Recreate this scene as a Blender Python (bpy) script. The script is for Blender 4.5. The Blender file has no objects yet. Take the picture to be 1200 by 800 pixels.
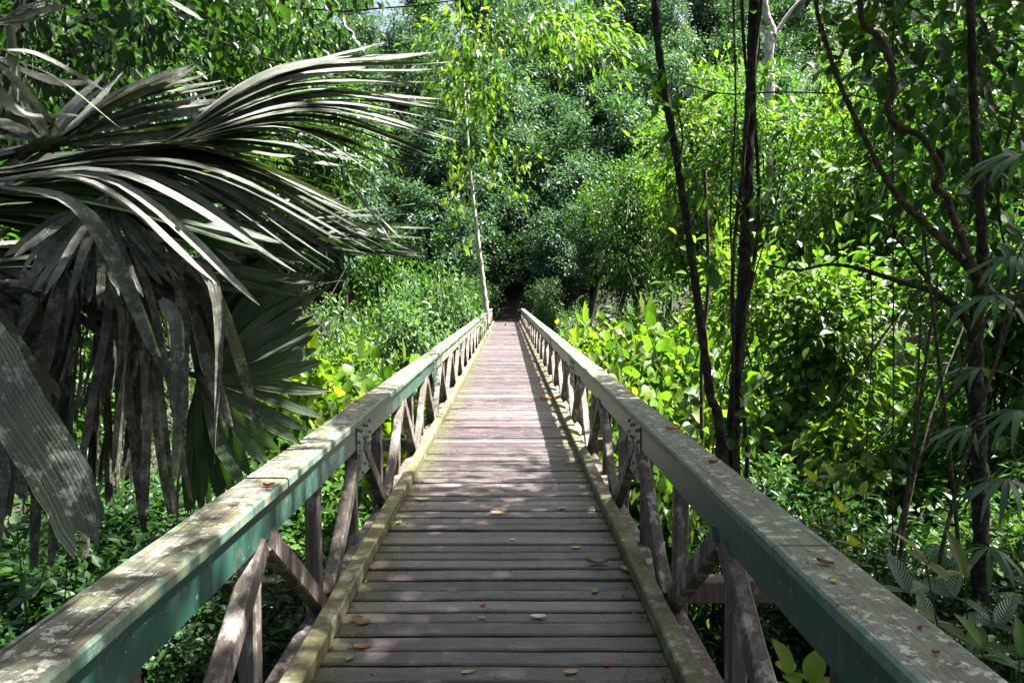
import bpy, bmesh, math, random
import numpy as np
from mathutils import Vector, Matrix

# ------------------------------------------------------------------ camera, sky, sun, exposure
scene = bpy.context.scene
COL = scene.collection
F = 900.0                                     # focal length in photo pixels (photo is 1200 wide)
VPX, VPY = 595.0, 347.0                       # where the bridge vanishes in the photo
CAM = Vector((0.06, 0.0, 1.70))
cd = bpy.data.cameras.new('camera'); cam = bpy.data.objects.new('camera', cd); COL.objects.link(cam)
cam.location = CAM
pitch = math.atan((400 - VPY) / F); yaw = math.atan((600 - VPX) / F)
cam.rotation_euler = (math.radians(90) - pitch, 0, -yaw)
cd.sensor_width = 36; cd.lens = 36 * F / 1200; cd.clip_end = 1500; cd.clip_start = 0.05
scene.camera = cam

SUN = Vector((0.44, 0.10, 0.89)).normalized()   # direction towards the sun
w = bpy.data.worlds.new('World'); scene.world = w; w.use_nodes = True
nt = w.node_tree; nt.nodes.clear()
sky = nt.nodes.new('ShaderNodeTexSky'); sky.sky_type = 'NISHITA'; sky.sun_disc = False
sky.sun_elevation = math.asin(SUN.z); sky.sun_rotation = math.atan2(SUN.x, SUN.y)
sky.air_density = 1.0; sky.dust_density = 7.0; sky.ozone_density = 1.0
bg = nt.nodes.new('ShaderNodeBackground'); bg.inputs[1].default_value = 0.05
ow = nt.nodes.new('ShaderNodeOutputWorld')
nt.links.new(sky.outputs[0], bg.inputs[0]); nt.links.new(bg.outputs[0], ow.inputs[0])
sd = bpy.data.lights.new('sun', 'SUN'); sun = bpy.data.objects.new('sun', sd); COL.objects.link(sun)
sd.energy = 5.0; sd.angle = math.radians(0.53); sd.color = (1.0, 0.965, 0.90)
sun.rotation_euler = SUN.to_track_quat('Z', 'Y').to_euler()
scene.view_settings.view_transform = 'Standard'; scene.view_settings.look = 'None'
scene.view_settings.gamma = 1.0; scene.view_settings.exposure = 2.95
scene.view_settings.use_curve_mapping = False
scene.render.engine = 'CYCLES'
cy = scene.cycles
cy.max_bounces = 7; cy.diffuse_bounces = 4; cy.glossy_bounces = 2; cy.transmission_bounces = 4
cy.transparent_max_bounces = 4; cy.use_denoising = True; cy.caustics_reflective = False; cy.caustics_refractive = False

R_cam = cam.rotation_euler.to_matrix()
def at(px, py, D):
    """point at photo pixel (px,py) whose distance along the bridge is D"""
    d = R_cam @ Vector(((px - 600) / F, (400 - py) / F, -1.0))
    return CAM + d * (D / d.y)

# ------------------------------------------------------------------ helpers
def tag(o, label=None, cat=None, group=None, kind=None):
    if label: o['label'] = label
    if cat: o['category'] = cat
    if group: o['group'] = group
    if kind: o['kind'] = kind
    return o
def empty(name, loc=(0, 0, 0), label=None, cat=None, group=None):
    o = bpy.data.objects.new(name, None); COL.objects.link(o); o.location = loc
    o.empty_display_size = 0.2
    return tag(o, label, cat, group)
def link(name, me, mat, parent=None, local=False):
    o = bpy.data.objects.new(name, me); COL.objects.link(o)
    if mat is not None:
        ms = mat if isinstance(mat, (list, tuple)) else [mat]
        if not me.materials:
            for m in ms: me.materials.append(m)
    if parent is not None:
        o.parent = parent
        if not local: o.location = -parent.location     # mesh is in world coordinates
    return o
def np_mesh(name, V, Fc, smooth=False):
    """V (n,3); Fc (m,k) with k = 3 or 4"""
    V = np.asarray(V, dtype=np.float32); Fc = np.asarray(Fc, dtype=np.int32)
    me = bpy.data.meshes.new(name)
    m, k = Fc.shape
    me.vertices.add(len(V)); me.vertices.foreach_set('co', V.ravel())
    me.loops.add(m * k); me.loops.foreach_set('vertex_index', Fc.ravel())
    me.polygons.add(m); me.polygons.foreach_set('loop_start', np.arange(0, m * k, k, dtype=np.int32))
    try: me.polygons.foreach_set('loop_total', np.full(m, k, dtype=np.int32))
    except Exception: pass
    if smooth: me.polygons.foreach_set('use_smooth', np.ones(m, dtype=bool))
    me.update(calc_edges=True)
    return me
class Acc:
    """collects (V, F) blocks of one face size"""
    def __init__(s): s.V = []; s.F = []; s.n = 0
    def add(s, V, Fc):
        if len(V) == 0: return
        s.V.append(np.asarray(V, dtype=np.float32)); s.F.append(np.asarray(Fc, dtype=np.int32) + s.n); s.n += len(V)
    def mesh(s, name, smooth=False):
        return np_mesh(name, np.concatenate(s.V), np.concatenate(s.F), smooth)
def unit(a):
    return a / np.maximum(np.linalg.norm(a, axis=-1, keepdims=True), 1e-9)
def smooth_path(P, n=6):
    """Catmull-Rom through the points"""
    P = np.asarray(P, dtype=float)
    Q = np.vstack([2 * P[0] - P[1], P, 2 * P[-1] - P[-2]])
    out = []
    for i in range(1, len(Q) - 2):
        for t in np.linspace(0, 1, n, endpoint=False):
            a, b, c, d = Q[i - 1], Q[i], Q[i + 1], Q[i + 2]
            out.append(0.5 * ((2 * b) + (-a + c) * t + (2 * a - 5 * b + 4 * c - d) * t * t + (-a + 3 * b - 3 * c + d) * t ** 3))
    out.append(P[-1])
    return np.array(out)
def tube(P, r, sides=8, rough=0.0, rng=None):
    P = np.asarray(P, dtype=float); n = len(P)
    r = np.interp(np.linspace(0, 1, n), np.linspace(0, 1, len(r)), r) if np.ndim(r) else np.full(n, r)
    T = unit(np.gradient(P, axis=0))
    ref = np.array([0.0, 0.0, 1.0]) if abs(T[0][2]) < 0.8 else np.array([1.0, 0.0, 0.0])
    N = np.zeros_like(P); v = ref
    for i in range(n):
        v = v - T[i] * np.dot(v, T[i]); v = v / max(np.linalg.norm(v), 1e-9); N[i] = v
    B = np.cross(T, N)
    a = np.linspace(0, 2 * np.pi, sides, endpoint=False)
    rr = r[:, None] * np.ones((1, sides))
    if rough and rng is not None:
        rr = rr * (1 + rough * rng.normal(size=rr.shape) * 0.5 + rough * np.sin(np.arange(n)[:, None] * 1.3 + a[None] * 2))
    V = P[:, None, :] + rr[..., None] * (np.cos(a)[None, :, None] * N[:, None, :] + np.sin(a)[None, :, None] * B[:, None, :])
    V = V.reshape(-1, 3)
    i = np.arange(n - 1)[:, None] * sides; j = np.arange(sides)[None]
    j2 = (j + 1) % sides
    Fc = np.stack([i + j, i + j2, i + sides + j2, i + sides + j], -1).reshape(-1, 4)
    return V, Fc

# leaf templates: rows (along, across, up)
T_DIAMOND = (np.array([[0, 0, 0], [.42, -.5, .10], [1, 0, -.06], [.42, .5, .10]]), np.array([[0, 1, 2], [0, 2, 3]]))
T_OVAL = (np.array([[0, 0, 0], [.25, -.38, .07], [.55, -.5, .09], [.82, -.28, .0], [1, 0, -.12],
                    [.82, .28, .0], [.55, .5, .09], [.25, .38, .07], [.5, 0, -.02]]),
          np.array([[8, 0, 1], [8, 1, 2], [8, 2, 3], [8, 3, 4], [8, 4, 5], [8, 5, 6], [8, 6, 7], [8, 7, 0]]))
T_HEART = (np.array([[0, 0, 0], [-.12, -.3, .05], [.12, -.55, .1], [.5, -.5, .05], [.8, -.22, -.05], [1.05, 0, -.2],
                     [.8, .22, -.05], [.5, .5, .05], [.12, .55, .1], [-.12, .3, .05], [.45, 0, -.02]]),
           np.array([[10, i, i + 1] for i in range(9)] + [[10, 9, 0]]))
T_BLADE = (np.array([[0, 0, 0], [.3, -.5, .03], [.7, -.35, -.08], [1, 0, -.3], [.7, .35, -.08], [.3, .5, .03]]),
           np.array([[0, 1, 5], [1, 2, 5], [2, 4, 5], [2, 3, 4]]))
def leaves(P, A, N, L, W, tmpl):
    """P base, A axis, N normal, L length, W width -> V, F"""
    A = unit(A); Y = unit(np.cross(N, A)); N = np.cross(A, Y)
    t, f = tmpl
    L = np.broadcast_to(L, (len(P),)); W = np.broadcast_to(W, (len(P),))
    V = (P[:, None] + t[None, :, 0, None] * (L[:, None, None] * A[:, None]) +
         t[None, :, 1, None] * (W[:, None, None] * Y[:, None]) + t[None, :, 2, None] * (L[:, None, None] * N[:, None]))
    k = len(t)
    Fc = f[None] + (np.arange(len(P)) * k)[:, None, None]
    return V.reshape(-1, 3), Fc.reshape(-1, f.shape[1])
def rdir(rng, n):
    return unit(rng.normal(size=(n, 3)))
def cloud(rng, C, per, spread, L, aspect=.5, tmpl=T_DIAMOND, droop=.35, centre=None, flat=.5, up=.9):
    """leaf sprays round twig ends C"""
    n = len(C) * per
    tw = np.repeat(C, per, 0)
    if centre is None: centre = C.mean(0)
    out = unit(tw - centre + 1e-4)
    off = rng.normal(size=(n, 3)) * spread; off[:, 2] *= flat
    # tilt each spray
    tilt = np.repeat(rng.normal(size=(len(C), 2)) * .5, per, 0)
    off[:, 2] += off[:, 0] * tilt[:, 0] + off[:, 1] * tilt[:, 1]
    P = tw + off
    A = unit(off) * .8 + out * .4 + rdir(rng, n) * .55; A[:, 2] -= droop
    N = np.zeros((n, 3)); N[:, 2] = up; N += rdir(rng, n) * .55 + out * .25
    Ls = L * rng.uniform(.35, 1.3, n) * np.repeat(rng.uniform(.75, 1.2, len(C)), per)
    return leaves(P, A, N, Ls, Ls * aspect * rng.uniform(.8, 1.2, n), tmpl)

# ------------------------------------------------------------------ materials
def newmat(name):
    m = bpy.data.materials.new(name); m.use_nodes = True; t = m.node_tree; t.nodes.clear()
    out = t.nodes.new('ShaderNodeOutputMaterial'); return m, t, out
def N_(t, kind, **kw):
    n = t.nodes.new(kind)
    for k, v in kw.items(): setattr(n, k, v)
    return n
def ramp(t, stops, fac=None, interp='LINEAR'):
    r = t.nodes.new('ShaderNodeValToRGB'); e = r.color_ramp.elements; r.color_ramp.interpolation = interp
    while len(e) > 1: e.remove(e[-1])
    e[0].position = stops[0][0]; e[0].color = (*stops[0][1], 1) if len(stops[0][1]) == 3 else stops[0][1]
    for p, c in stops[1:]:
        x = e.new(p); x.color = (*c, 1)
    if fac is not None: t.links.new(fac, r.inputs[0])
    return r.outputs[0]
def noise(t, vec, scale, detail=4, rough=.6, dist=0.0):
    n = t.nodes.new('ShaderNodeTexNoise'); n.inputs['Scale'].default_value = scale
    n.inputs['Detail'].default_value = detail; n.inputs['Roughness'].default_value = rough
    n.inputs['Distortion'].default_value = dist
    if vec is not None: t.links.new(vec, n.inputs['Vector'])
    return n.outputs[0]
def mapping(t, vec, scale=(1, 1, 1), loc=None):
    m = t.nodes.new('ShaderNodeMapping'); m.inputs['Scale'].default_value = scale
    if loc is not None: m.inputs['Location'].default_value = loc
    t.links.new(vec, m.inputs['Vector']); return m.outputs[0]
def mix(t, fac, a, b, mode='MIX'):
    m = t.nodes.new('ShaderNodeMix'); m.data_type = 'RGBA'; m.blend_type = mode
    for sock, v in ((m.inputs[0], fac), (m.inputs[6], a), (m.inputs[7], b)):
        if hasattr(v, 'is_linked') or hasattr(v, 'node'): t.links.new(v, sock)
        else: sock.default_value = v if not isinstance(v, tuple) else ((*v, 1) if len(v) == 3 else v)
    return m.outputs[2]
def math_(t, op, a, b=None, clamp=False):
    m = t.nodes.new('ShaderNodeMath'); m.operation = op; m.use_clamp = clamp
    for i, v in enumerate((a, b)):
        if v is None: continue
        if hasattr(v, 'node'): t.links.new(v, m.inputs[i])
        else: m.inputs[i].default_value = v
    return m.outputs[0]
def rnd(t):
    """0..1 per piece: per object plus per loose island"""
    g = t.nodes.new('ShaderNodeNewGeometry'); oi = t.nodes.new('ShaderNodeObjectInfo')
    return math_(t, 'FRACT', math_(t, 'ADD', g.outputs['Random Per Island'], oi.outputs['Random']))
def island(t):
    return t.nodes.new('ShaderNodeNewGeometry').outputs['Random Per Island']
def bump(t, h, strength=.3, dist=.01):
    b = t.nodes.new('ShaderNodeBump'); b.inputs['Strength'].default_value = strength
    b.inputs['Distance'].default_value = dist; t.links.new(h, b.inputs['Height']); return b.outputs[0]
def principled(t, out, col, rough=.6, nrm=None, spec=.5):
    p = t.nodes.new('ShaderNodeBsdfPrincipled')
    if hasattr(col, 'node'): t.links.new(col, p.inputs['Base Color'])
    else: p.inputs['Base Color'].default_value = (*col, 1)
    if hasattr(rough, 'node'): t.links.new(rough, p.inputs['Roughness'])
    else: p.inputs['Roughness'].default_value = rough
    p.inputs['Specular IOR Level'].default_value = spec
    if nrm is not None: t.links.new(nrm, p.inputs['Normal'])
    if out is not None: t.links.new(p.outputs[0], out.inputs[0])
    return p
def leaf_mat(name, cols, trans=.4, rough=.42, tint=(1.25, 1.3, .35), clump=.5, spec=.22):
    m, t, out = newmat(name)
    tc = t.nodes.new('ShaderNodeTexCoord')
    n = len(cols)
    isl = island(t)
    ns = noise(t, tc.outputs['Object'], clump, 2)
    f = math_(t, 'ADD', math_(t, 'MULTIPLY', isl, .7), math_(t, 'MULTIPLY', math_(t, 'SUBTRACT', ns, .3), .6), True)
    c = ramp(t, [(i / (n - 1), cols[i]) for i in range(n)], f)
    p = principled(t, None, c, rough, spec=spec)
    tr = t.nodes.new('ShaderNodeBsdfTranslucent')
    t.links.new(mix(t, 1.0, c, tint, 'MULTIPLY'), tr.inputs[0])
    ms = t.nodes.new('ShaderNodeMixShader'); ms.inputs[0].default_value = trans
    t.links.new(p.outputs[0], ms.inputs[1]); t.links.new(tr.outputs[0], ms.inputs[2]); t.links.new(ms.outputs[0], out.inputs[0])
    return m
TT = (1.45, 1.6, .42)
M = {}
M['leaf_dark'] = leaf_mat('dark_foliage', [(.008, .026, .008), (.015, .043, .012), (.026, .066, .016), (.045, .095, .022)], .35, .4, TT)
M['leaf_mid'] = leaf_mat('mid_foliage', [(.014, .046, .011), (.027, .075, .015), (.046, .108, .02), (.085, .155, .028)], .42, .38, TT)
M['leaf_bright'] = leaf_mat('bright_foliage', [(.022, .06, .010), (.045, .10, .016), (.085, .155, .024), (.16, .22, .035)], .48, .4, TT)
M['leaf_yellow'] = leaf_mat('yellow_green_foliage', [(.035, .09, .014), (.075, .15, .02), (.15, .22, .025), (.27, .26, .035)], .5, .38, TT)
M['leaf_blue'] = leaf_mat('blue_green_foliage', [(.015, .045, .022), (.028, .07, .033), (.045, .1, .044), (.075, .14, .058)], .36, .42, (1.3, 1.5, .7), .18)
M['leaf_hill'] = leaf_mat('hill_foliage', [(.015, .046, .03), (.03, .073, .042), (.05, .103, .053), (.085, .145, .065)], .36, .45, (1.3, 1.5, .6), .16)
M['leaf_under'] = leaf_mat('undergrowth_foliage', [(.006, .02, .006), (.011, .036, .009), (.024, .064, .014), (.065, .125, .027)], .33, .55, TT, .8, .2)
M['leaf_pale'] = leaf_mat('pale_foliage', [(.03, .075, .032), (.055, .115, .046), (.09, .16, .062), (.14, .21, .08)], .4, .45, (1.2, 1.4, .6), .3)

def bark_mat(name, c1, c2, c3, scale=6, moss=(.04, .07, .015)):
    m, t, out = newmat(name); tc = t.nodes.new('ShaderNodeTexCoord')
    v = mapping(t, tc.outputs['Object'], (1, 1, .25))
    a = noise(t, v, scale * 3, 6, .7); b = noise(t, tc.outputs['Object'], scale * .8, 5, .7)
    c = ramp(t, [(.3, c1), (.55, c2), (.75, c3)], a)
    c = mix(t, ramp(t, [(.5, (0, 0, 0)), (.62, (1, 1, 1))], b), c, moss)
    l = noise(t, tc.outputs['Object'], scale * 2.3, 3, .5)
    c = mix(t, ramp(t, [(.56, (0, 0, 0)), (.60, (.8, .8, .8))], l), c, c3)
    sp = noise(t, tc.outputs['Object'], scale * 9, 4, .7)
    c = mix(t, ramp(t, [(.5, (0, 0, 0)), (.62, (.8, .8, .8))], sp), c, c1)
    principled(t, out, c, .9, bump(t, math_(t, 'ADD', a, sp), 1.0, .05), .2)
    return m
M['bark'] = bark_mat('dark_bark', (.012, .009, .008), (.028, .022, .018), (.085, .075, .065))
M['bark_brown'] = bark_mat('brown_bark', (.03, .019, .012), (.075, .048, .032), (.14, .105, .08))
M['bark_pale'] = bark_mat('pale_bark', (.22, .2, .17), (.4, .38, .34), (.52, .5, .46), 4, (.2, .2, .15))
M['stem'] = bark_mat('green_stem', (.03, .05, .015), (.05, .08, .02), (.09, .11, .04))

def ground_mat():
    m, t, out = newmat('forest_soil'); tc = t.nodes.new('ShaderNodeTexCoord')
    a = noise(t, tc.outputs['Object'], 1.2, 6, .65); b = noise(t, tc.outputs['Object'], 14, 5, .7)
    c = ramp(t, [(.35, (.012, .024, .007)), (.5, (.022, .034, .010)), (.62, (.038, .03, .017)), (.75, (.02, .038, .010))], a)
    c = mix(t, .5, c, ramp(t, [(.3, (.015, .015, .008)), (.7, (.05, .046, .026))], b))
    principled(t, out, c, .9, bump(t, b, .7, .05)); return m
M['ground'] = ground_mat()
def path_mat():
    m, t, out = newmat('path_soil'); tc = t.nodes.new('ShaderNodeTexCoord')
    a = noise(t, tc.outputs['Object'], 6, 6, .7)
    principled(t, out, ramp(t, [(.3, (.016, .012, .008)), (.7, (.045, .032, .022))], a), .9, bump(t, a, .5, .03)); return m
M['path'] = path_mat()

def plank_mat():
    m, t, out = newmat('deck_wood'); tc = t.nodes.new('ShaderNodeTexCoord'); o = tc.outputs['Object']
    r = rnd(t)
    base = ramp(t, [(0, (.026, .018, .020)), (.22, (.062, .044, .049)), (.45, (.102, .080, .084)), (.6, (.046, .032, .036)), (.8, (.080, .061, .065)), (1, (.15, .127, .125))], r)
    comb = t.nodes.new('ShaderNodeCombineXYZ'); t.links.new(math_(t, 'MULTIPLY', r, 37.0), comb.inputs[2])
    add = N_(t, 'ShaderNodeVectorMath', operation='ADD'); t.links.new(o, add.inputs[0]); t.links.new(comb.outputs[0], add.inputs[1])
    o2 = add.outputs[0]
    grain = noise(t, mapping(t, o2, (2.2, 90, 90)), 1.0, 5, .6, .3)
    groove = noise(t, mapping(t, o2, (170, 5, 1)), 1.0, 2, .5)
    c = mix(t, .85, base, ramp(t, [(.25, (.45, .43, .43)), (.5, (.9, .9, .9)), (.75, (1.35, 1.33, 1.3))], grain), 'MULTIPLY')
    c = mix(t, ramp(t, [(.55, (0, 0, 0)), (.7, (.45, .45, .45))], groove), c, (.03, .02, .022))
    # worn pale patches
    pa = noise(t, mapping(t, o2, (1, 2.6, 1)), 3.0, 6, .72)
    c = mix(t, ramp(t, [(.52, (0, 0, 0)), (.72, (.5, .5, .5))], pa), c, (.20, .178, .178))
    # moss towards both ends of each plank
    sx = N_(t, 'ShaderNodeSeparateXYZ'); t.links.new(o, sx.inputs[0])
    ax = math_(t, 'ABSOLUTE', sx.outputs[0])
    mn = noise(t, o2, 9, 5, .75)
    mf = math_(t, 'ADD', math_(t, 'MULTIPLY', math_(t, 'SUBTRACT', ax, .56), 2.6), math_(t, 'MULTIPLY', math_(t, 'SUBTRACT', mn, .5), 2.0))
    c = mix(t, math_(t, 'MULTIPLY', math_(t, 'MAXIMUM', math_(t, 'MINIMUM', mf, 1.0), 0.0), .75), c, (.075, .085, .022))
    st = noise(t, o2, 22, 3, .6)
    c = mix(t, ramp(t, [(.66, (0, 0, 0)), (.7, (.8, .8, .8))], st), c, (.02, .015, .015))
    rg = ramp(t, [(.3, (.22, .22, .22)), (.7, (.46, .46, .46))], noise(t, o2, 5, 4, .6))
    h = math_(t, 'ADD', grain, math_(t, 'MULTIPLY', groove, .7))
    principled(t, out, c, rg, bump(t, h, .6, .004), .45); return m
M['plank'] = plank_mat()

def rail_mat(name, repaint=False):
    """weathered top board: grey wood, worn green paint along the edges, moss and lichen"""
    m, t, out = newmat(name); tc = t.nodes.new('ShaderNodeTexCoord'); o = tc.outputs['Object']
    g = noise(t, mapping(t, o, (70, 1.8, 70)), 1, 6, .65, .4)
    c = ramp(t, [(.25, (.030, .031, .020)), (.42, (.068, .070, .048)), (.6, (.125, .127, .10)), (.8, (.215, .214, .185))], g)
    a = noise(t, o, 5, 6, .75); b = noise(t, o, 16, 5, .75)
    c = mix(t, ramp(t, [(.46, (0, 0, 0)), (.62, (.8, .8, .8))], a), c, (.06, .045, .026))
    c = mix(t, ramp(t, [(.5, (0, 0, 0)), (.66, (.75, .75, .75))], noise(t, mapping(t, o, (1, .6, 1), (9, 3, 1)), 7, 5, .7)), c, (.10, .115, .035))
    c = mix(t, ramp(t, [(.54, (0, 0, 0)), (.60, (.8, .8, .8))], b), c, (.36, .36, .32))
    c = mix(t, ramp(t, [(.55, (0, 0, 0)), (.62, (.85, .85, .85))], noise(t, mapping(t, o, (1, 1, 1), (3, 8, 5)), 26, 5, .75)), c, (.035, .03, .02))
    c = mix(t, ramp(t, [(.62, (0, 0, 0)), (.65, (.9, .9, .9))], noise(t, mapping(t, o, (60, 1.1, 20), (1, 2, 3)), 1.3, 3, .5)), c, (.018, .015, .012))
    # old green paint near the edges (|x| from .925 to 1.125) and on the sides
    sx = N_(t, 'ShaderNodeSeparateXYZ'); t.links.new(o, sx.inputs[0])
    ax = math_(t, 'ABSOLUTE', sx.outputs[0])
    e = math_(t, 'ABSOLUTE', math_(t, 'SUBTRACT', ax, 1.025))
    pn = noise(t, mapping(t, o, (1, .5, 1), (4, 7, 2)), 11, 6, .75)
    ef = math_(t, 'ADD', math_(t, 'MULTIPLY', math_(t, 'SUBTRACT', e, .088), 70.0), math_(t, 'MULTIPLY', math_(t, 'SUBTRACT', pn, .46), 4.5))
    streak = noise(t, mapping(t, o, (1, 14, 1)), 2, 4, .7)
    paint = ramp(t, [(.35, (.035, .11, .095)), (.6, (.065, .19, .165)), (.75, (.15, .30, .27))], streak)
    gg = N_(t, 'ShaderNodeNewGeometry'); sn = N_(t, 'ShaderNodeSeparateXYZ'); t.links.new(gg.outputs['Normal'], sn.inputs[0])
    side = ramp(t, [(.4, (0, 0, 0)), (.62, (.75, .75, .75))], streak)
    f = math_(t, 'MULTIPLY', math_(t, 'MAXIMUM', math_(t, 'MINIMUM', ef, 1.0), 0.0), .85)
    if repaint: f = ramp(t, [(.6, (1, 1, 1)), (.75, (.3, .3, .3))], pn)
    c = mix(t, f, c, paint if not repaint else (.10, .33, .28))
    c = mix(t, math_(t, 'MULTIPLY', side, math_(t, 'GREATER_THAN', math_(t, 'ABSOLUTE', sn.outputs[0]), .7)), c, (.17, .14, .06))
    principled(t, out, c, .62, bump(t, g, .6, .006), .45); return m
M['rail'] = rail_mat('weathered_rail_wood'); M['rail_teal'] = rail_mat('teal_rail_wood', True)

def paint_mat(name, c1, c2, wear=.62):
    m, t, out = newmat(name); tc = t.nodes.new('ShaderNodeTexCoord'); o = tc.outputs['Object']
    a = noise(t, mapping(t, o, (1, .5, 1)), 4, 6, .7); b = noise(t, mapping(t, o, (8, 8, 3)), 3, 5, .7)
    c = ramp(t, [(.3, c1), (.7, c2)], a)
    c = mix(t, ramp(t, [(wear - .04, (0, 0, 0)), (wear, (.8, .8, .8))], b), c, (.11, .10, .065))
    c = mix(t, ramp(t, [(.5, (0, 0, 0)), (.7, (.75, .75, .75))], noise(t, mapping(t, o, (1, 9, .7), (2, 2, 2)), 2.2, 5, .7)), c, (.02, .028, .022))
    c = mix(t, ramp(t, [(.58, (0, 0, 0)), (.8, (.8, .8, .8))], noise(t, mapping(t, o, (30, 3, 2)), 1.2, 4, .7)), c, (.015, .03, .024))
    sp = noise(t, o, 45, 2, .5)
    c = mix(t, ramp(t, [(.7, (0, 0, 0)), (.73, (.7, .7, .7))], sp), c, (.3, .33, .28))
    principled(t, out, c, .42, bump(t, math_(t, 'ADD', a, b), .25, .006), .5); return m
M['paint'] = paint_mat('old_green_paint', (.010, .048, .034), (.022, .078, .058))
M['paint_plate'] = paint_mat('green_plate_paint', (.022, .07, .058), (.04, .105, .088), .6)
M['paint_pale'] = paint_mat('pale_green_paint', (.17, .23, .19), (.3, .34, .29), .5)  # paler green for boards and plates farther along the bridge

def timber_mat(name, cols, moss=.55):
    m, t, out = newmat(name); tc = t.nodes.new('ShaderNodeTexCoord'); o = tc.outputs['Object']
    r = rnd(t)
    g = noise(t, mapping(t, o, (40, 40, 2.5)), 1, 6, .65, .5)
    c = ramp(t, [(.25, cols[0]), (.5, cols[1]), (.75, cols[2])], g)
    c = mix(t, .6, c, ramp(t, [(0, (.6, .56, .56)), (.5, (1, 1, 1)), (1, (1.3, 1.25, 1.2))], r), 'MULTIPLY')
    c = mix(t, ramp(t, [(.52, (0, 0, 0)), (.6, (.8, .8, .8))], noise(t, mapping(t, o, (1, 1, .5)), 9, 5, .7)), c, (.27, .25, .22))
    c = mix(t, ramp(t, [(moss, (0, 0, 0)), (moss + .1, (.7, .7, .7))], noise(t, o, 5.5, 5, .7)), c, (.062, .06, .026))
    c = mix(t, ramp(t, [(.6, (0, 0, 0)), (.66, (.8, .8, .8))], noise(t, mapping(t, o, (1, 1, .4), (5, 5, 5)), 7, 5, .7)), c, (.025, .018, .016))
    principled(t, out, c, .72, bump(t, g, .6, .006), .35); return m
M['timber'] = timber_mat('weathered_timber', ((.030, .022, .018), (.070, .056, .048), (.145, .125, .11)))
M['kerb'] = timber_mat('mossy_kerb_timber', ((.042, .042, .017), (.10, .098, .04), (.17, .162, .09)), .42)
M['beam'] = timber_mat('dark_beam_timber', ((.03, .022, .02), (.07, .05, .045), (.13, .10, .09)), .58)
def metal_mat():
    m, t, out = newmat('rusty_bolt'); tc = t.nodes.new('ShaderNodeTexCoord')
    n = noise(t, tc.outputs['Object'], 60, 3)
    p = principled(t, out, ramp(t, [(.3, (.02, .05, .04)), (.7, (.08, .05, .03))], n), .55); return m
M['bolt'] = metal_mat()

def palm_mat(name, cols, dust, dustc=(.33, .34, .32), trans=.12, rough=.36, lich=.62, lsc=17, lcol=(.24, .25, .21)):
    m, t, out = newmat(name); tc = t.nodes.new('ShaderNodeTexCoord'); o = tc.outputs['Object']
    uv = N_(t, 'ShaderNodeUVMap'); r = rnd(t)
    comb = N_(t, 'ShaderNodeCombineXYZ'); t.links.new(math_(t, 'MULTIPLY', r, 91.0), comb.inputs[1])
    add = N_(t, 'ShaderNodeVectorMath', operation='ADD'); t.links.new(uv.outputs[0], add.inputs[0]); t.links.new(comb.outputs[0], add.inputs[1])
    rib = noise(t, mapping(t, add.outputs[0], (16, .6, 1)), 1.6, 3, .6)
    c = ramp(t, [(0, cols[0]), (.5, cols[1]), (1, cols[2])], r)
    c = mix(t, .8, c, ramp(t, [(.3, (.45, .45, .45)), (.7, (1.6, 1.6, 1.6))], rib), 'MULTIPLY')
    d = noise(t, o, 3.2, 6, .7); s = noise(t, o, lsc, 8, .8)
    c = mix(t, math_(t, 'MULTIPLY', ramp(t, [(.4, (0, 0, 0)), (.62, (1, 1, 1))], d), dust), c, dustc)
    c = mix(t, ramp(t, [(lich, (0, 0, 0)), (lich + .12, (.8, .8, .8))], s), c, lcol)
    c = mix(t, ramp(t, [(.6, (0, 0, 0)), (.72, (.6, .6, .6))], noise(t, o, 14, 4, .7)), c, (.02, .02, .012))
    p = principled(t, None, c, rough, bump(t, rib, .55, .006), .4)
    tr = N_(t, 'ShaderNodeBsdfTranslucent'); t.links.new(mix(t, 1.0, c, (1.0, 1.3, .3), 'MULTIPLY'), tr.inputs[0])
    ms = N_(t, 'ShaderNodeMixShader'); ms.inputs[0].default_value = trans
    t.links.new(p.outputs[0], ms.inputs[1]); t.links.new(tr.outputs[0], ms.inputs[2]); t.links.new(ms.outputs[0], out.inputs[0])
    return m
M['palm'] = palm_mat('palm_leaf', [(.006, .015, .004), (.014, .026, .008), (.04, .05, .028)], .7, (.13, .135, .12), .16, .42)
M['palm_grey'] = palm_mat('old_palm_leaf', [(.010, .018, .007), (.026, .034, .018), (.055, .062, .04)], .75, (.16, .165, .15), .14, .45, .5, 20)
M['palm_lichen'] = palm_mat('lichen_palm_leaf', [(.018, .027, .015), (.026, .034, .02), (.035, .042, .027)], .5, (.09, .10, .075), .05, .5, .53, 9, (.33, .34, .30))
M['palm_green'] = palm_mat('green_palm_leaf', [(.010, .028, .006), (.018, .045, .010), (.03, .07, .016)], .12, trans=.35, rough=.4, lich=.72)
M['palm_dead'] = palm_mat('dead_palm_leaf', [(.006, .009, .003), (.016, .020, .009), (.042, .044, .024)], .6, (.11, .10, .085), .05, .6, .49, 14, (.22, .225, .19))

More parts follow.
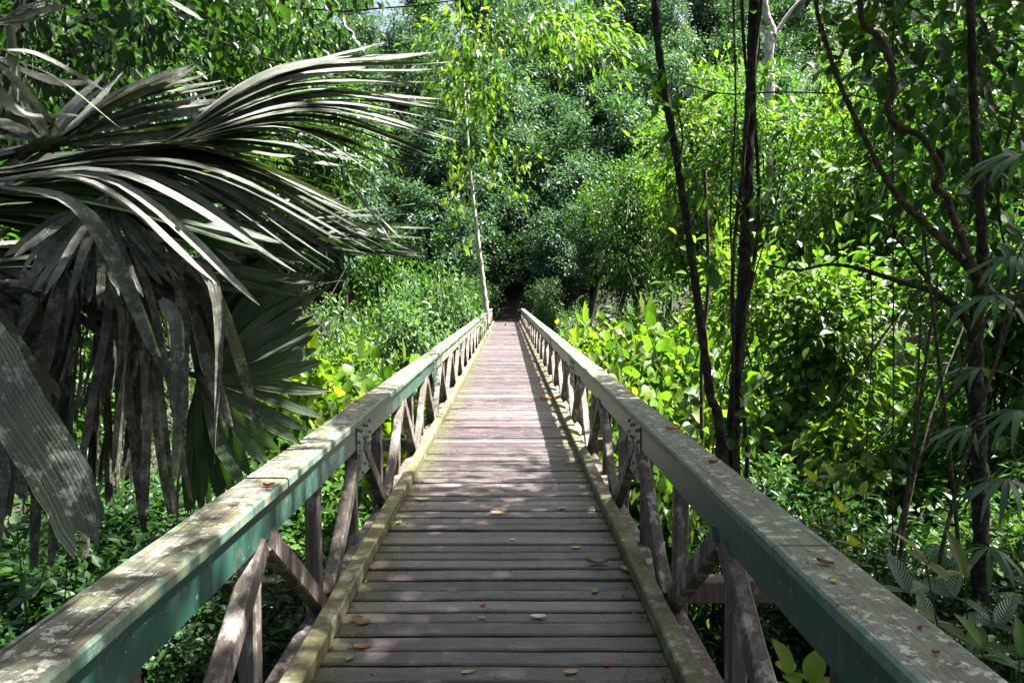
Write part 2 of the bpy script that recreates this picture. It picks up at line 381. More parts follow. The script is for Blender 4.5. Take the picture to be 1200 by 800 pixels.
# ------------------------------------------------------------------ terrain
def sstep(x, a, b):
    t = np.clip((x - a) / (b - a), 0, 1); return t * t * (3 - 2 * t)
def ground_z(x, y):
    x = np.asarray(x, float); y = np.asarray(y, float)
    z = -1.7 - 2.5 * sstep(y, 3, 14) + 4.1 * sstep(y, 38, 50.5)
    z = z + 1.62 * (1 - sstep(y, -1.6, .3))
    z = z + np.clip(y - 57, 0, 33) * .92
    z = z - .5 * np.clip(y - 96, 0, 200)
    z = z + np.clip(np.abs(x) - 13, 0, 60) * .16 * sstep(y, 0, 12)
    n = .35 * np.sin(x * .55 + 1.3) * np.cos(y * .43) + .2 * np.sin(x * 1.3 + y * .9) + .1 * np.sin(x * 2.9 - y * 2.1)
    lvl = (1 - sstep(y, 46, 50)) * sstep(y, -.6, 1.5) + sstep(y, 60, 66)
    return z + n * np.clip(lvl + sstep(np.abs(x), 2, 5), 0, 1)
gx = np.concatenate([np.linspace(-150, -45, 12), np.linspace(-40, 40, 121), np.linspace(45, 150, 12)])
gy = np.concatenate([np.linspace(-120, -12, 10), np.linspace(-8, 100, 150), np.linspace(108, 200, 14)])
GX, GY = np.meshgrid(gx, gy)
V = np.stack([GX, GY, ground_z(GX, GY)], -1).reshape(-1, 3)
nx = len(gx); i = np.arange(len(gy) - 1)[:, None] * nx; j = np.arange(nx - 1)[None]
Fc = np.stack([i + j, i + j + 1, i + nx + j + 1, i + nx + j], -1).reshape(-1, 4)
tag(link('ground', np_mesh('ground', V, Fc, True), M['ground']), kind='structure')
# trodden path beyond the far end of the bridge
ys = np.linspace(49.8, 62, 26); xs = np.linspace(-1.1, 1.1, 9)
PX, PY = np.meshgrid(xs, ys); PX = PX + .5 * np.sin((PY - 49.8) * .25)
PZ = ground_z(PX, PY) + .02 + .05 * np.cos(PX * 1.4)
V = np.stack([PX, PY, PZ], -1).reshape(-1, 3); nx = 9; i = np.arange(25)[:, None] * nx; j = np.arange(8)[None]
Fc = np.stack([i + j, i + j + 1, i + nx + j + 1, i + nx + j], -1).reshape(-1, 4)
tag(link('path', np_mesh('path', V, Fc, True), M['path']), kind='structure')

# ------------------------------------------------------------------ the footbridge
rg = random.Random(4)
bridge = empty('footbridge', (0, 0, 0), 'long straight wooden footbridge with plank deck and green painted truss railings', 'bridge')
Y0, Y1 = -1.6, 50.0
def bar_bm(bm, a, b, wx, wz, bev=.006, sag=0, taper=1.0, side=Vector((1, 0, 0)), segs=1, wob=.0025):
    """square-section timber from a to b; wx along 'side', wz across"""
    a = Vector(a); b = Vector(b); T = (b - a).normalized()
    S = (side - T * side.dot(T)).normalized(); U = T.cross(S).normalized()
    rings = []
    for k in range(segs + 1):
        t = k / segs; c = a.lerp(b, t) + Vector((0, 0, -sag * math.sin(math.pi * t)))
        j = lambda: rg.uniform(-wob, wob) if 0 < k < segs else 0
        f = 1 + (taper - 1) * t
        c = c + S * j() + U * j()
        wa, wb = wx / 2 * f, wz / 2 * f; q = min(bev, wa * .5, wb * .5)
        pr = [(-wa + q, -wb), (wa - q, -wb), (wa, -wb + q), (wa, wb - q), (wa - q, wb), (-wa + q, wb), (-wa, wb - q), (-wa, -wb + q)]
        rings.append([bm.verts.new(c + S * u + U * v) for u, v in pr])
    for k in range(segs):
        for m in range(8):
            bm.faces.new((rings[k][m], rings[k][(m + 1) % 8], rings[k + 1][(m + 1) % 8], rings[k + 1][m]))
    bm.faces.new(rings[0][::-1]); bm.faces.new(rings[-1])
def bm_obj(name, bm, mat, parent):
    bmesh.ops.recalc_face_normals(bm, faces=bm.faces)
    me = bpy.data.meshes.new(name); bm.to_mesh(me); bm.free(); return link(name, me, mat, parent)
def bar(name, a, b, wx, wz, mat, parent=bridge, **kw):
    bm = bmesh.new(); bar_bm(bm, a, b, wx, wz, **kw); return bm_obj(name, bm, mat, parent)
# deck planks
_m, _t, _o = newmat('nail_head'); principled(_t, _o, (.03, .02, .016), .6); M['nail'] = _m
y = Y0; rest = bmesh.new(); npl = 0
while y < Y1 - .15:
    wd = rg.choice([.112, .12, .126, .13, .134, .14]); gap = rg.choice([.018, .024, .028, .032, .04])
    yc = y + wd / 2; dz = rg.uniform(-.006, .005); tw = rg.uniform(-.005, .005)
    e1, e2 = rg.uniform(.88, .9), rg.uniform(.88, .9)
    if rg.random() < .15: tw *= 2.2; dz -= .006
    big = 3.1 < yc and npl < 100
    bm = bmesh.new() if big else rest
    bar_bm(bm, (-e1, yc - tw, -.02 + dz), (e2, yc + tw, -.02 + dz + rg.uniform(-.003, .003)), wd, .04, side=Vector((0, 1, 0)), segs=8, bev=.008)
    if big:
        for nxp in (-.62, 0, .62):
            for ny in (-.035, .035):
                g0 = len(bm.faces)
                q = bmesh.ops.create_circle(bm, cap_ends=True, segments=8, radius=.0055, matrix=Matrix.Translation((nxp + rg.uniform(-.01, .01), yc + ny + rg.uniform(-.008, .008), .0085)))
                for f_ in {f_ for v_ in q['verts'] for f_ in v_.link_faces}: f_.material_index = 1
        bm_obj('deck_plank', bm, [M['plank'], M['nail']], bridge); npl += 1
    y += wd + gap
o = bm_obj('deck_plank', rest, M['plank'], bridge); o['kind'] = 'stuff'
# stringers under the deck
for x in (-.62, 0, .62): bar('stringer', (x, Y0, -.17), (x, Y1, -.17), .1, .22, M['beam'])
# sides
def spans(start, step):
    c = [Y0]; v = start
    while v < Y1 - .5:
        if v > Y0 + .3: c.append(v)
        v += step
    c.append(Y1); return list(zip(c[:-1], c[1:]))
NODE = [5.3 + 1.06 * k for k in range(-6, 43)]
for s in (-1, 1):
    for (a, b) in spans(3.4 if s < 0 else 2.45, 4.3):
        teal = a > 38
        off = rg.uniform(-.004, .004); dz = rg.uniform(-.002, .002)
        bar('top_rail', (s * 1.025 + off, a + .006, .865 + dz), (s * 1.025 + off, b - .004, .865 + dz + rg.uniform(-.003, .003)), .20, .05,
            M['rail_teal'] if teal else M['rail'], bev=.009, segs=12, wob=.0045)
    for (a, b) in spans(0.0, 5.3):
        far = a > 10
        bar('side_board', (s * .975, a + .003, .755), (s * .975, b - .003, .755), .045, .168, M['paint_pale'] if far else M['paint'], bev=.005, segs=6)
    for (a, b) in spans(1.7 if s < 0 else .4, 4.4):
        bar('kerb', (s * .853, a + .004, .049), (s * .853, b - .004, .049 + rg.uniform(-.002, .004)), .1, .094, M['kerb'], bev=.01, segs=9)
    bar('bottom_chord', (s * .975, Y0, -.13), (s * .975, Y1, -.13), .12, .2, M['beam'], segs=20)
    for k, y in enumerate(NODE):
        if y > Y1 - .1: break
        jx = rg.uniform(-.006, .006)
        bar('post', (s * 1.03 + jx, y, -.15), (s * 1.03 - jx, y + rg.uniform(-.012, .012), .838), .075, .095, M['timber'], segs=5, bev=.008)
        if k + 1 < len(NODE) and NODE[k + 1] < Y1:
            y2 = NODE[k + 1]; top, bot = (y, y2) if k % 2 == 0 else (y2, y)
            d = .045 if bot > top else -.045
            bar('brace', (s * .972, bot - d * 1.3, -.02), (s * .972, top + d, .668), .07, .1, M['timber'], segs=5, bev=.008)
    # bolted joint plates over the joints of the side boards
    for q in range(0, 10):
        y = 5.3 * q
        if y > Y1: break
        bm = bmesh.new(); bar_bm(bm, (s * .9485, y + .04, .452), (s * .9485, y + .04, .838), .006, .5, bev=.002)
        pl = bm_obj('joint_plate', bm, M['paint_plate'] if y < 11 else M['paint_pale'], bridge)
        if 0 < y < 17:
            for (dy, z) in [(-.17, .80), (-.08, .78), (.02, .805), (.12, .785), (.23, .80), (-.16, .72), (.03, .715), (.15, .70), (.24, .72), (-.17, .63), (-.06, .645), (.05, .62), (.22, .64), (-.15, .54), (.04, .53), (.14, .55), (.24, .54), (-.04, .485), (.2, .48)]:
                bb = bmesh.new()
                bmesh.ops.create_cone(bb, cap_ends=True, segments=8, radius1=.015, radius2=.010, depth=.014,
                                      matrix=Matrix.Translation((s * .941, y + dy, z)) @ Matrix.Rotation(-s * math.pi / 2, 4, 'Y'))
                bm_obj('bolt', bb, M['bolt'], pl).location = (0, 0, 0)
# cross beams, outrigger struts and piers
for q in range(0, 10):
    y = 5.3 * q
    if y > 49: break
    bar('cross_beam', (-2.2, y, -.36), (2.2, y, -.36), .15, .16, M['beam'], side=Vector((0, 1, 0)), segs=8, bev=.01)
    for s in (-1, 1):
        bar('strut', (s * 2.12, y, -.27), (s * 1.09, y, .80), .075, .09, M['timber'], side=Vector((0, 1, 0)), segs=4, bev=.008)
        gz = float(ground_z(s * .8, y)) - .5
        if gz < -1.2: bar('pier', (s * .82, y, gz), (s * .82, y, -.44), .2, .2, M['beam'], segs=6, bev=.02)

# ------------------------------------------------------------------ vegetation generators
def lobes_in(rng, R, n, fill=.68, zmin=-1.0):
    out = []
    while len(out) < n:
        d = rng.uniform(-1, 1, 3)
        r = np.linalg.norm(d)
        if r > 1 or r < .25 or d[2] < zmin: continue
        out.append(d * fill * R)
    return np.array(out)
def twig_points(rng, lobes, lr, per, zsq=.75, shell=.45):
    n = len(lobes) * per
    d = rdir(rng, n); rad = rng.uniform(shell, 1.0, n) ** .6
    s = np.repeat(lr if np.ndim(lr) else np.full(len(lobes), lr), per)
    off = d * (rad * s)[:, None]; off[:, 2] *= zsq
    return np.repeat(lobes, per, 0) + off
def limb_blocks(rng, acc, base, lobes, r0, sides=5, sub=0):
    for L in lobes:
        m = base * .55 + L * .45 + rng.normal(size=3) * .18 * np.linalg.norm(L - base) * .5
        P = smooth_path([base, m, L], 4)
        acc.add(*tube(P, [r0, r0 * .55, r0 * .16], sides))
def crown_mesh(seed, name, R, n_lobes, lobe_r, twigs, per, leaf, aspect=.5, tmpl=T_DIAMOND, droop=.35, zmin=-1.0, spread=.16, fill=.68, flat=.5):
    rng = np.random.default_rng(seed); R = np.array(R, float)
    lob = lobes_in(rng, R, n_lobes, fill, zmin)
    lr = lobe_r * rng.uniform(.6, 1.3, n_lobes)
    C = twig_points(rng, lob, lr, twigs)
    V, Fc = cloud(rng, C, per, spread, leaf, aspect, tmpl, droop, centre=np.zeros(3), flat=flat)
    return np_mesh(name, V, Fc), lob, V, Fc
def trunk_mesh(seed, name, path, radii, lobes=None, lobe_base=None, limb_r=.08, sides=9):
    rng = np.random.default_rng(seed); acc = Acc()
    acc.add(*tube(smooth_path(path, 6), radii, sides, .05, rng))
    if lobes is not None: limb_blocks(rng, acc, np.array(lobe_base, float), lobes, limb_r)
    return acc.mesh(name, True)

# shared tree kinds: crown centred at local (0,0,h)
KIND = {}
def make_kind(key, seed, R, h, trunk_r, mat, bark='bark', **kw):
    me, lob, V, Fc = crown_mesh(seed, key + '_crown', R, **kw)
    me.transform(Matrix.Translation((0, 0, h)))
    me.materials.append(M[mat])
    rng = np.random.default_rng(seed + 1)
    base = np.array([0, 0, max(h - R[2] * .6, h * .35)])
    tm = trunk_mesh(seed, key + '_trunk', [(0, 0, -.6), (rng.normal() * .15, rng.normal() * .15, base[2] * .5), tuple(base), (0, 0, h + R[2] * .3)],
                    [trunk_r * 1.3, trunk_r, trunk_r * .8, trunk_r * .3], lob + np.array([0, 0, h]), base, trunk_r * .45)
    tm.materials.append(M[bark])
    KIND[key] = (me, tm, V + np.array([0, 0, h]), Fc)
make_kind('tall', 11, (3.6, 3.6, 4.2), 8.5, .2, 'leaf_mid', n_lobes=15, lobe_r=1.5, twigs=38, per=24, leaf=.24, spread=.24)
make_kind('tall_dark', 12, (3.4, 3.4, 4.6), 8.0, .22, 'leaf_dark', n_lobes=15, lobe_r=1.5, twigs=38, per=24, leaf=.22, spread=.24)
make_kind('airy', 13, (3.2, 3.2, 3.6), 8.2, .16, 'leaf_bright', n_lobes=14, lobe_r=1.2, twigs=30, per=20, leaf=.26, spread=.26, bark='bark_brown')
make_kind('bush', 14, (2.0, 2.0, 1.9), 1.7, .09, 'leaf_pale', n_lobes=16, lobe_r=.85, twigs=34, per=26, leaf=.15, spread=.15)
make_kind('bush_green', 15, (1.9, 1.9, 1.9), 1.7, .09, 'leaf_mid', n_lobes=15, lobe_r=.85, twigs=32, per=24, leaf=.17, spread=.16)
make_kind('bush_bright', 16, (1.8, 1.8, 1.7), 1.6, .08, 'leaf_bright', n_lobes=15, lobe_r=.8, twigs=30, per=22, leaf=.19, spread=.17, aspect=.6)
make_kind('broad', 17, (1.5, 1.5, 1.5), 1.5, .06, 'leaf_yellow', n_lobes=18, lobe_r=.6, twigs=18, per=10, leaf=.2, spread=.2, aspect=.95, tmpl=T_HEART, droop=.55)
make_kind('sapling', 18, (1.3, 1.3, 2.2), 3.2, .05, 'leaf_bright', n_lobes=16, lobe_r=.55, twigs=22, per=16, leaf=.135, spread=.17, aspect=.55, tmpl=T_OVAL)
make_kind('bush_dark', 19, (1.8, 1.8, 1.8), 1.6, .08, 'leaf_dark', n_lobes=15, lobe_r=.8, twigs=30, per=22, leaf=.17, spread=.16, aspect=.5)
make_kind('hill', 20, (3.6, 3.6, 5.0), 7.0, .25, 'leaf_hill', n_lobes=20, lobe_r=1.5, twigs=28, per=18, leaf=.32, spread=.28)

def plant(kind, name, x, y, label, cat, s=1.0, sz=1.0, rot=0, z=None, mat=None, group=None):
    cm, tm, _, _ = KIND[kind]
    gz = float(ground_z(x, y)) if z is None else z
    root = empty(name, (x, y, gz), label, cat, group)
    root.rotation_euler = (0, 0, rot); root.scale = (s, s, s * sz)
    t = bpy.data.objects.new('trunk' if 'tree' in name else 'stem', tm); COL.objects.link(t); t.parent = root
    c = bpy.data.objects.new('crown' if 'tree' in name else 'foliage', cm); COL.objects.link(c); c.parent = root
    if mat:
        c.material_slots[0].link = 'OBJECT'; c.material_slots[0].material = M[mat]
    return root


# ------------------------------------------------------------------ forest
def shrub_at(kind, name, px, D, top, label, cat, ws=None, mat=None, rot=None, group=None):
    """stands where pixel column px meets distance D; its top at pixel row top"""
    x = (px - VPX) * D / F + CAM.x; ztop = CAM.z - (top - VPY) * D / F
    gz = float(ground_z(x, D))
    nominal = {'tall': 12.4, 'tall_dark': 12.3, 'airy': 11.6, 'bush': 3.7, 'bush_green': 3.7, 'bush_bright': 3.4, 'broad': 3.1,
               'sapling': 5.4, 'bush_dark': 3.5, 'hill': 12.0}[kind]
    s = (ztop - gz) / nominal
    ws = ws or s
    group = group or {'leafy_shrub': 'leafy shrubs along the bridge', 'big_leaved_plant': 'big-leaved plants along the railings', 'young_tree': 'young trees with oval leaves', 'broadleaf_tree': 'broadleaf trees of the ravine'}.get(name)
    return plant(kind, name, x, D, label, cat, ws, s / ws, rot if rot is not None else (px * 1.7 + D) % 6.28, gz, mat, group)

# far wooded slope: one mass
rng = np.random.default_rng(77)
acc = Acc(); wood = Acc()
spots = []
for row, (yy, n) in enumerate([(57.5, 12), (61, 13), (65, 14), (69.5, 15), (74, 16), (79, 17), (84, 18), (90, 18)]):
    for k in range(n):
        xx = (k - (n - 1) / 2) * 4.7 + rng.normal() * 1.4
        if row == 0 and abs(xx) < 3.2: continue
        if row == 1 and abs(xx) < 2: yy = 63
        spots.append((xx, yy + rng.normal() * 1.3, rng.uniform(.8, 1.15) * (.78 if row == 0 else 1), 'hill'))
for xx in np.arange(24, 62, 6.5):
    for sx in (-1, 1):
        for yy in (56, 66): spots.append((sx * xx + rng.normal(), yy + rng.normal(), rng.uniform(.9, 1.2), 'hill'))
for yy in (50, 42, 34, 26, 18):
    for sx in (-1, 1):
        for k in range(2):
            spots.append((sx * (17 + k * 6.5 + (50 - yy) * .16) + rng.normal(), yy + rng.normal() * 1.5, rng.uniform(.9, 1.25), 'hill'))
for i, (xx, yy, s, k) in enumerate(spots):
    if (abs(xx / yy + .147) < .024 and yy > 62) or (abs(xx / yy - .455) < .05 and yy > 50): continue
    cm, tm, V, Fc = KIND[k]
    a = rng.uniform(0, 6.28); ca, sa = math.cos(a), math.sin(a)
    W = V * np.array([s, s, s * rng.uniform(.85, 1.15)])
    W = np.stack([W[:, 0] * ca - W[:, 1] * sa, W[:, 0] * sa + W[:, 1] * ca, W[:, 2]], 1) + np.array([xx, yy, float(ground_z(xx, yy))])
    acc.add(W, Fc)
    wood.add(*tube([(xx, yy, float(ground_z(xx, yy)) - .5), (xx + .3, yy, float(ground_z(xx, yy)) + 7 * s)], [.25, .12], 6))
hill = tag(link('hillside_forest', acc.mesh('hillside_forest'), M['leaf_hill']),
           'dense blue green forest covering the far slope behind the end of the bridge', 'forest', kind='stuff')
link('trunk', wood.mesh('hillside_trunks'), M['bark'], hill)['kind'] = 'stuff'

# understory that nobody could count, over the whole ravine floor and the slope
rng = np.random.default_rng(5)
def floor_points(n, x0, x1, y0, y1, bias=1.0):
    y = y0 + (y1 - y0) * rng.uniform(0, 1, n) ** bias; x = rng.uniform(x0, x1, n)
    return x, y
acc = Acc()
for (n, x0, x1, y0, y1, bias, per, L, hgt, spread) in [(2600, -9, 9, 1.8, 12, 1.0, 16, .12, 1.0, .16), (4200, -16, 16, 8, 52, 1.2, 16, .2, 1.4, .26), (2600, -30, 30, 20, 62, 1, 14, .28, 1.9, .35), (6500, -45, 45, 57, 98, 1, 14, .4, 3.4, .55)]:
    x, y = floor_points(n, x0, x1, y0, y1, bias)
    hn = (.5 + .5 * np.sin(x * 1.1 + y * .7) * np.cos(y * .9 - x * .4))
    z = ground_z(x, y) + rng.uniform(.02, 1, n) * hgt * (.35 + .65 * hn)
    ok = ~((np.abs(x) < 1.5) & (z > -.75) | (np.abs(x) < 1.3) & (y > 49) & (y < 62)) & ((z < .9) | (y > 58))
    C = np.stack([x, y, z], 1)[ok]
    V, Fc = cloud(rng, C, per, spread, L, .5, T_DIAMOND, .3, centre=np.array([0, 30, -30.0]), flat=.5)
    acc.add(V, Fc)
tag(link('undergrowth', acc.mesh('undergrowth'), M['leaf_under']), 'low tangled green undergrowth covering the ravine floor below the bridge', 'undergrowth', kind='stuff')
# leaf litter on the forest floor
n = 9000; x = rng.uniform(-9, 9, n); y = rng.uniform(1, 20, n)
P = np.stack([x, y, ground_z(x, y) + .02], 1); N = rdir(rng, n) * .35; N[:, 2] = 1
V, Fc = leaves(P, rdir(rng, n) * np.array([1, 1, .1]), N, rng.uniform(.06, .16, n), rng.uniform(.03, .07, n), T_DIAMOND)
M['litter'] = leaf_mat('dry_leaves', [(.05, .03, .015), (.10, .06, .03), (.17, .12, .07), (.12, .045, .02)], .1, .7, (1, .9, .6))
tag(link('leaf_litter', np_mesh('leaf_litter', V, Fc), M['litter']), 'brown dry leaf litter lying on the forest floor', 'leaf litter', kind='stuff')

acc = Acc()
for k in range(420):
    sx = 1 if k % 3 else -1
    x0 = sx * rng.uniform(1.8, 11); y0 = rng.uniform(4.5, 26); z0 = float(ground_z(x0, y0)); Lh = rng.uniform(1.5, 6.5)
    lean = rng.normal(size=2) * Lh * .28
    Pm = [(x0, y0, z0 - .2), (x0 + lean[0] * .3 + rng.normal() * .15, y0 + lean[1] * .3, z0 + Lh * .5), (x0 + lean[0], y0 + lean[1], z0 + Lh)]
    if k % 4 == 0:
        zc = rng.uniform(-1.5, 1.8 if y0 < 14 else 4.0); Pm = [(x0, y0, zc), (x0 + lean[0] * .5, y0 + lean[1] * .4, zc + rng.normal() * .4 - .2), (x0 + lean[0] * 1.2, y0 + lean[1], zc + rng.normal() * .8)]
    if min(abs(p[0]) for p in Pm) < 1.5: continue
    rr = rng.uniform(.006, .022)
    acc.add(*tube(smooth_path(np.array(Pm) + rng.normal(size=(3, 3)) * .05, 6), [rr, rr * .8, rr * .4], 5))
M['bark_twig'] = bark_mat('twig_bark', (.05, .035, .022), (.13, .10, .075), (.26, .23, .19), 8)
tag(link('tangled_twigs', acc.mesh('tangled_twigs', True), M['bark_twig']), 'tangle of thin brown and grey twigs and stems through the undergrowth', 'twigs', kind='stuff')
S = shrub_at
plant('tall', 'broadleaf_tree', 5.0, -2.5, 'unseen tall tree added behind the viewer, its crown shading the near deck', 'tree', .95, 1.0, 1.0)  # out of view behind the camera, added to deepen the near shade
plant('tall', 'broadleaf_tree', -5.0, -3.5, 'unseen tall tree added behind the viewer, left of the bridge, to block skylight', 'tree', .95, 1.0, 3.0)  # second unseen tree, put in to block skylight from the near deck
S('bush_green', 'leafy_shrub', 715, 30, 350, 'green shrub between the thicket and the far right railing', 'shrub', 1.1)
S('bush_bright', 'leafy_shrub', 770, 24, 335, 'bright shrub behind the big-leaved thicket on the right', 'shrub', 1.2)
S('bush_bright', 'leafy_shrub', 840, 18, 330, 'bright shrub seen between the two dark trunks', 'shrub', 1.1)
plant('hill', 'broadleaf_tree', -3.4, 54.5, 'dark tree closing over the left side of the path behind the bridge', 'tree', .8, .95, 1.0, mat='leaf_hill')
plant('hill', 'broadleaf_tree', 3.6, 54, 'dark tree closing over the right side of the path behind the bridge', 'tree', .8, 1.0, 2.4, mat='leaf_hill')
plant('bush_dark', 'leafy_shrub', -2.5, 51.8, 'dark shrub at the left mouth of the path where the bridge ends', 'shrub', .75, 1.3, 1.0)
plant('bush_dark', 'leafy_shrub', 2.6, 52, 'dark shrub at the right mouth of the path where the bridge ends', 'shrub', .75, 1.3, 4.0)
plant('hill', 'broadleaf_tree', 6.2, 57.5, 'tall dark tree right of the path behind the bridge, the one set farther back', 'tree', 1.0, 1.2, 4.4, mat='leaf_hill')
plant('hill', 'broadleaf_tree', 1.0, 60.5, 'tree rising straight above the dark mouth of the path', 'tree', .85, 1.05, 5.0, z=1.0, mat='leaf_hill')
plant('bush_dark', 'leafy_shrub', -1.3, 56.2, 'small dark shrub added over the path to darken its mouth', 'shrub', .7, 1.2, 3.3)  # dark leaves put in to hide the bank and darken the path mouth
plant('bush_dark', 'leafy_shrub', .3, 58.5, 'dark shrub added to keep the end of the path dark', 'shrub', 1.2, 1.3, 2.0)  # added to cover the soil bank and shade the path end
# --- left of the bridge
S('bush', 'leafy_shrub', 510, 28, 268, 'tall pale green shrub left of the far railing, beside the leaning pale trunk', 'shrub', .95)
S('bush', 'leafy_shrub', 440, 22, 292, 'broad silvery green shrub rising behind the big-leaved plants on the left', 'shrub', 1.1)
S('bush_green', 'leafy_shrub', 545, 42, 300, 'small mid green shrub nearest the left end of the bridge', 'shrub', .7)
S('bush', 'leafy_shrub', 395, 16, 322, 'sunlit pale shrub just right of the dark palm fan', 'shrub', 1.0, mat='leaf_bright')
S('bush_green', 'leafy_shrub', 480, 35, 235, 'tall mid green shrub behind the pale shrubs on the left', 'shrub', 1.5)
S('broad', 'big_leaved_plant', 392, 12, 372, 'big-leaved yellow green plant standing closest to the palm', 'plant', .95)
S('broad', 'big_leaved_plant', 440, 13.5, 382, 'big-leaved plant in the middle of the row behind the left railing', 'plant', .9, mat='leaf_bright')
S('broad', 'big_leaved_plant', 466, 16.5, 395, 'small big-leaved plant touching the left railing, farthest of its row', 'plant', .62)
S('bush_green', 'leafy_shrub', 352, 9.5, 452, 'green bush below the big-leaved plants, close behind the left railing', 'shrub', .85)
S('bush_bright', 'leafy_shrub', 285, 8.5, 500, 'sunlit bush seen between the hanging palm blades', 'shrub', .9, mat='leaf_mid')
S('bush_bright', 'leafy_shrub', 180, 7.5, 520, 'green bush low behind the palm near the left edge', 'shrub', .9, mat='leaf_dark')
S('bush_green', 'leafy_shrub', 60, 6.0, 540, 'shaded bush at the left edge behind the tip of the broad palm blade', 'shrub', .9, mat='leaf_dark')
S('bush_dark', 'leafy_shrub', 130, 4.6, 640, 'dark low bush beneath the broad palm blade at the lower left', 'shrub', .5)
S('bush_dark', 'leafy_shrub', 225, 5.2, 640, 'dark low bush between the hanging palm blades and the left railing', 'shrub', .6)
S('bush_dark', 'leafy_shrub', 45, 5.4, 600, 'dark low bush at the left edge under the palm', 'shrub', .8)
S('tall', 'broadleaf_tree', 250, 25, -130, 'tall green tree behind the palm, right one of the two', 'tree', 1.1)
S('tall_dark', 'broadleaf_tree', 60, 17, -160, 'tall dark tree behind the palm at the left edge', 'tree', .95)
S('airy', 'broadleaf_tree', 350, 33, -10, 'airy tree above the palm tips, below the left sky gap', 'tree', 1.1, mat='leaf_mid')
S('hill', 'broadleaf_tree', 400, 47, 60, 'rounded blue green tree on the far bank, left of the leaning pale trunk', 'tree', .95)
S('airy', 'broadleaf_tree', 150, 12, 150, 'low dark tree just behind the fan palm hub', 'tree', .55, mat='leaf_dark')
S('sapling', 'young_tree', 20, 9, 60, 'young tree with oval leaves at the upper left edge', 'tree', 1.1, mat='leaf_mid')
# --- right of the bridge
S('airy', 'broadleaf_tree', 815, 29, 75, 'bright sunlit tree right of the far bridge end, between the thin trunks', 'tree', .95)
S('tall', 'broadleaf_tree', 745, 34, 170, 'rounded green tree overhanging the far right railing', 'tree', .72)
S('tall_dark', 'broadleaf_tree', 700, 45, 205, 'dark tree close to the right end of the bridge', 'tree', .75)
S('bush', 'leafy_shrub', 668, 37, 335, 'pale green shrub against the far right railing', 'shrub', .62)
S('bush_green', 'leafy_shrub', 641, 45, 336, 'small green shrub beside the last metres of the right railing', 'shrub', .5)
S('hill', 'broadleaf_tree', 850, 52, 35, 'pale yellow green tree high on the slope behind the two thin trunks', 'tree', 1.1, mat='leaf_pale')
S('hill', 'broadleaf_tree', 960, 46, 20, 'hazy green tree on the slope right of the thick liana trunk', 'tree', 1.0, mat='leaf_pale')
for (px, D, top, ws, m, lab) in [
    (700, 22, 352, .85, 'leaf_yellow', 'big-leaved yellow green plant farthest along the right railing'),
    (687, 19, 378, .6, None, 'small big-leaved plant leaning on the right railing'),
    (742, 18, 340, .95, None, 'tall yellow green big-leaved plant at the top of the thicket'),
    (790, 14, 342, .95, 'leaf_bright', 'big-leaved plant in the middle of the thicket beside the thin trunk'),
    (738, 12.5, 383, .65, None, 'low big-leaved plant against the middle of the right railing'),
    (808, 10.5, 395, .8, None, 'sunlit big-leaved plant left of the thick liana trunk'),
    (785, 8.6, 455, .5, 'leaf_bright', 'low big-leaved plant close behind the right joint plate')]:
    S('broad', 'big_leaved_plant', px, D, top, lab, 'plant', ws, m)
S('bush_green', 'leafy_shrub', 855, 9.5, 470, 'leafy green bush around the foot of the thick liana trunk', 'shrub', .75)
S('bush_bright', 'leafy_shrub', 905, 13, 330, 'sunlit bush just right of the thick liana trunk', 'shrub', 1.2)
S('sapling', 'young_tree', 935, 11, 170, 'young tree with oval leaves between the liana trunk and the curved branch', 'tree', 1.15)
S('airy', 'broadleaf_tree', 1015, 18, 60, 'bright tree behind the twisted liana', 'tree', .75, mat='leaf_bright')
S('airy', 'broadleaf_tree', 1120, 17, 20, 'green tree behind the dark forked trunk', 'tree', .8, mat='leaf_mid')
S('airy', 'broadleaf_tree', 1235, 13, -60, 'tree at the right edge behind the drooping palm leaves', 'tree', .75, mat='leaf_mid')
S('broad', 'big_leaved_plant', 1010, 10, 440, 'sunlit big-leaved plant under the low curved branch', 'plant', .9)
S('bush_bright', 'leafy_shrub', 1060, 13, 340, 'sunlit bush left of the dark forked trunk', 'shrub', 1.2)
S('bush_dark', 'leafy_shrub', 960, 7.6, 545, 'dark bush behind the middle of the near right railing', 'shrub', .7)
S('bush_green', 'leafy_shrub', 1130, 9, 440, 'bush behind the dark forked trunk', 'shrub', 1.0)
S('bush_dark', 'leafy_shrub', 1060, 6.4, 600, 'dark low bush at the foot of the forked trunk', 'shrub', .6)
S('bush_green', 'leafy_shrub', 1215, 6.8, 470, 'mid green bush at the right edge', 'shrub', .8)
S('sapling', 'young_tree', 1180, 9.5, 120, 'young tree with dark oval leaves near the right edge', 'tree', 1.1, mat='leaf_mid')
S('airy', 'broadleaf_tree', 905, 24, 75, 'mid green tree behind the liana trunk', 'tree', .8, mat='leaf_mid')
# tree whose leafy branches hang in from the top, above the palm tips
pass

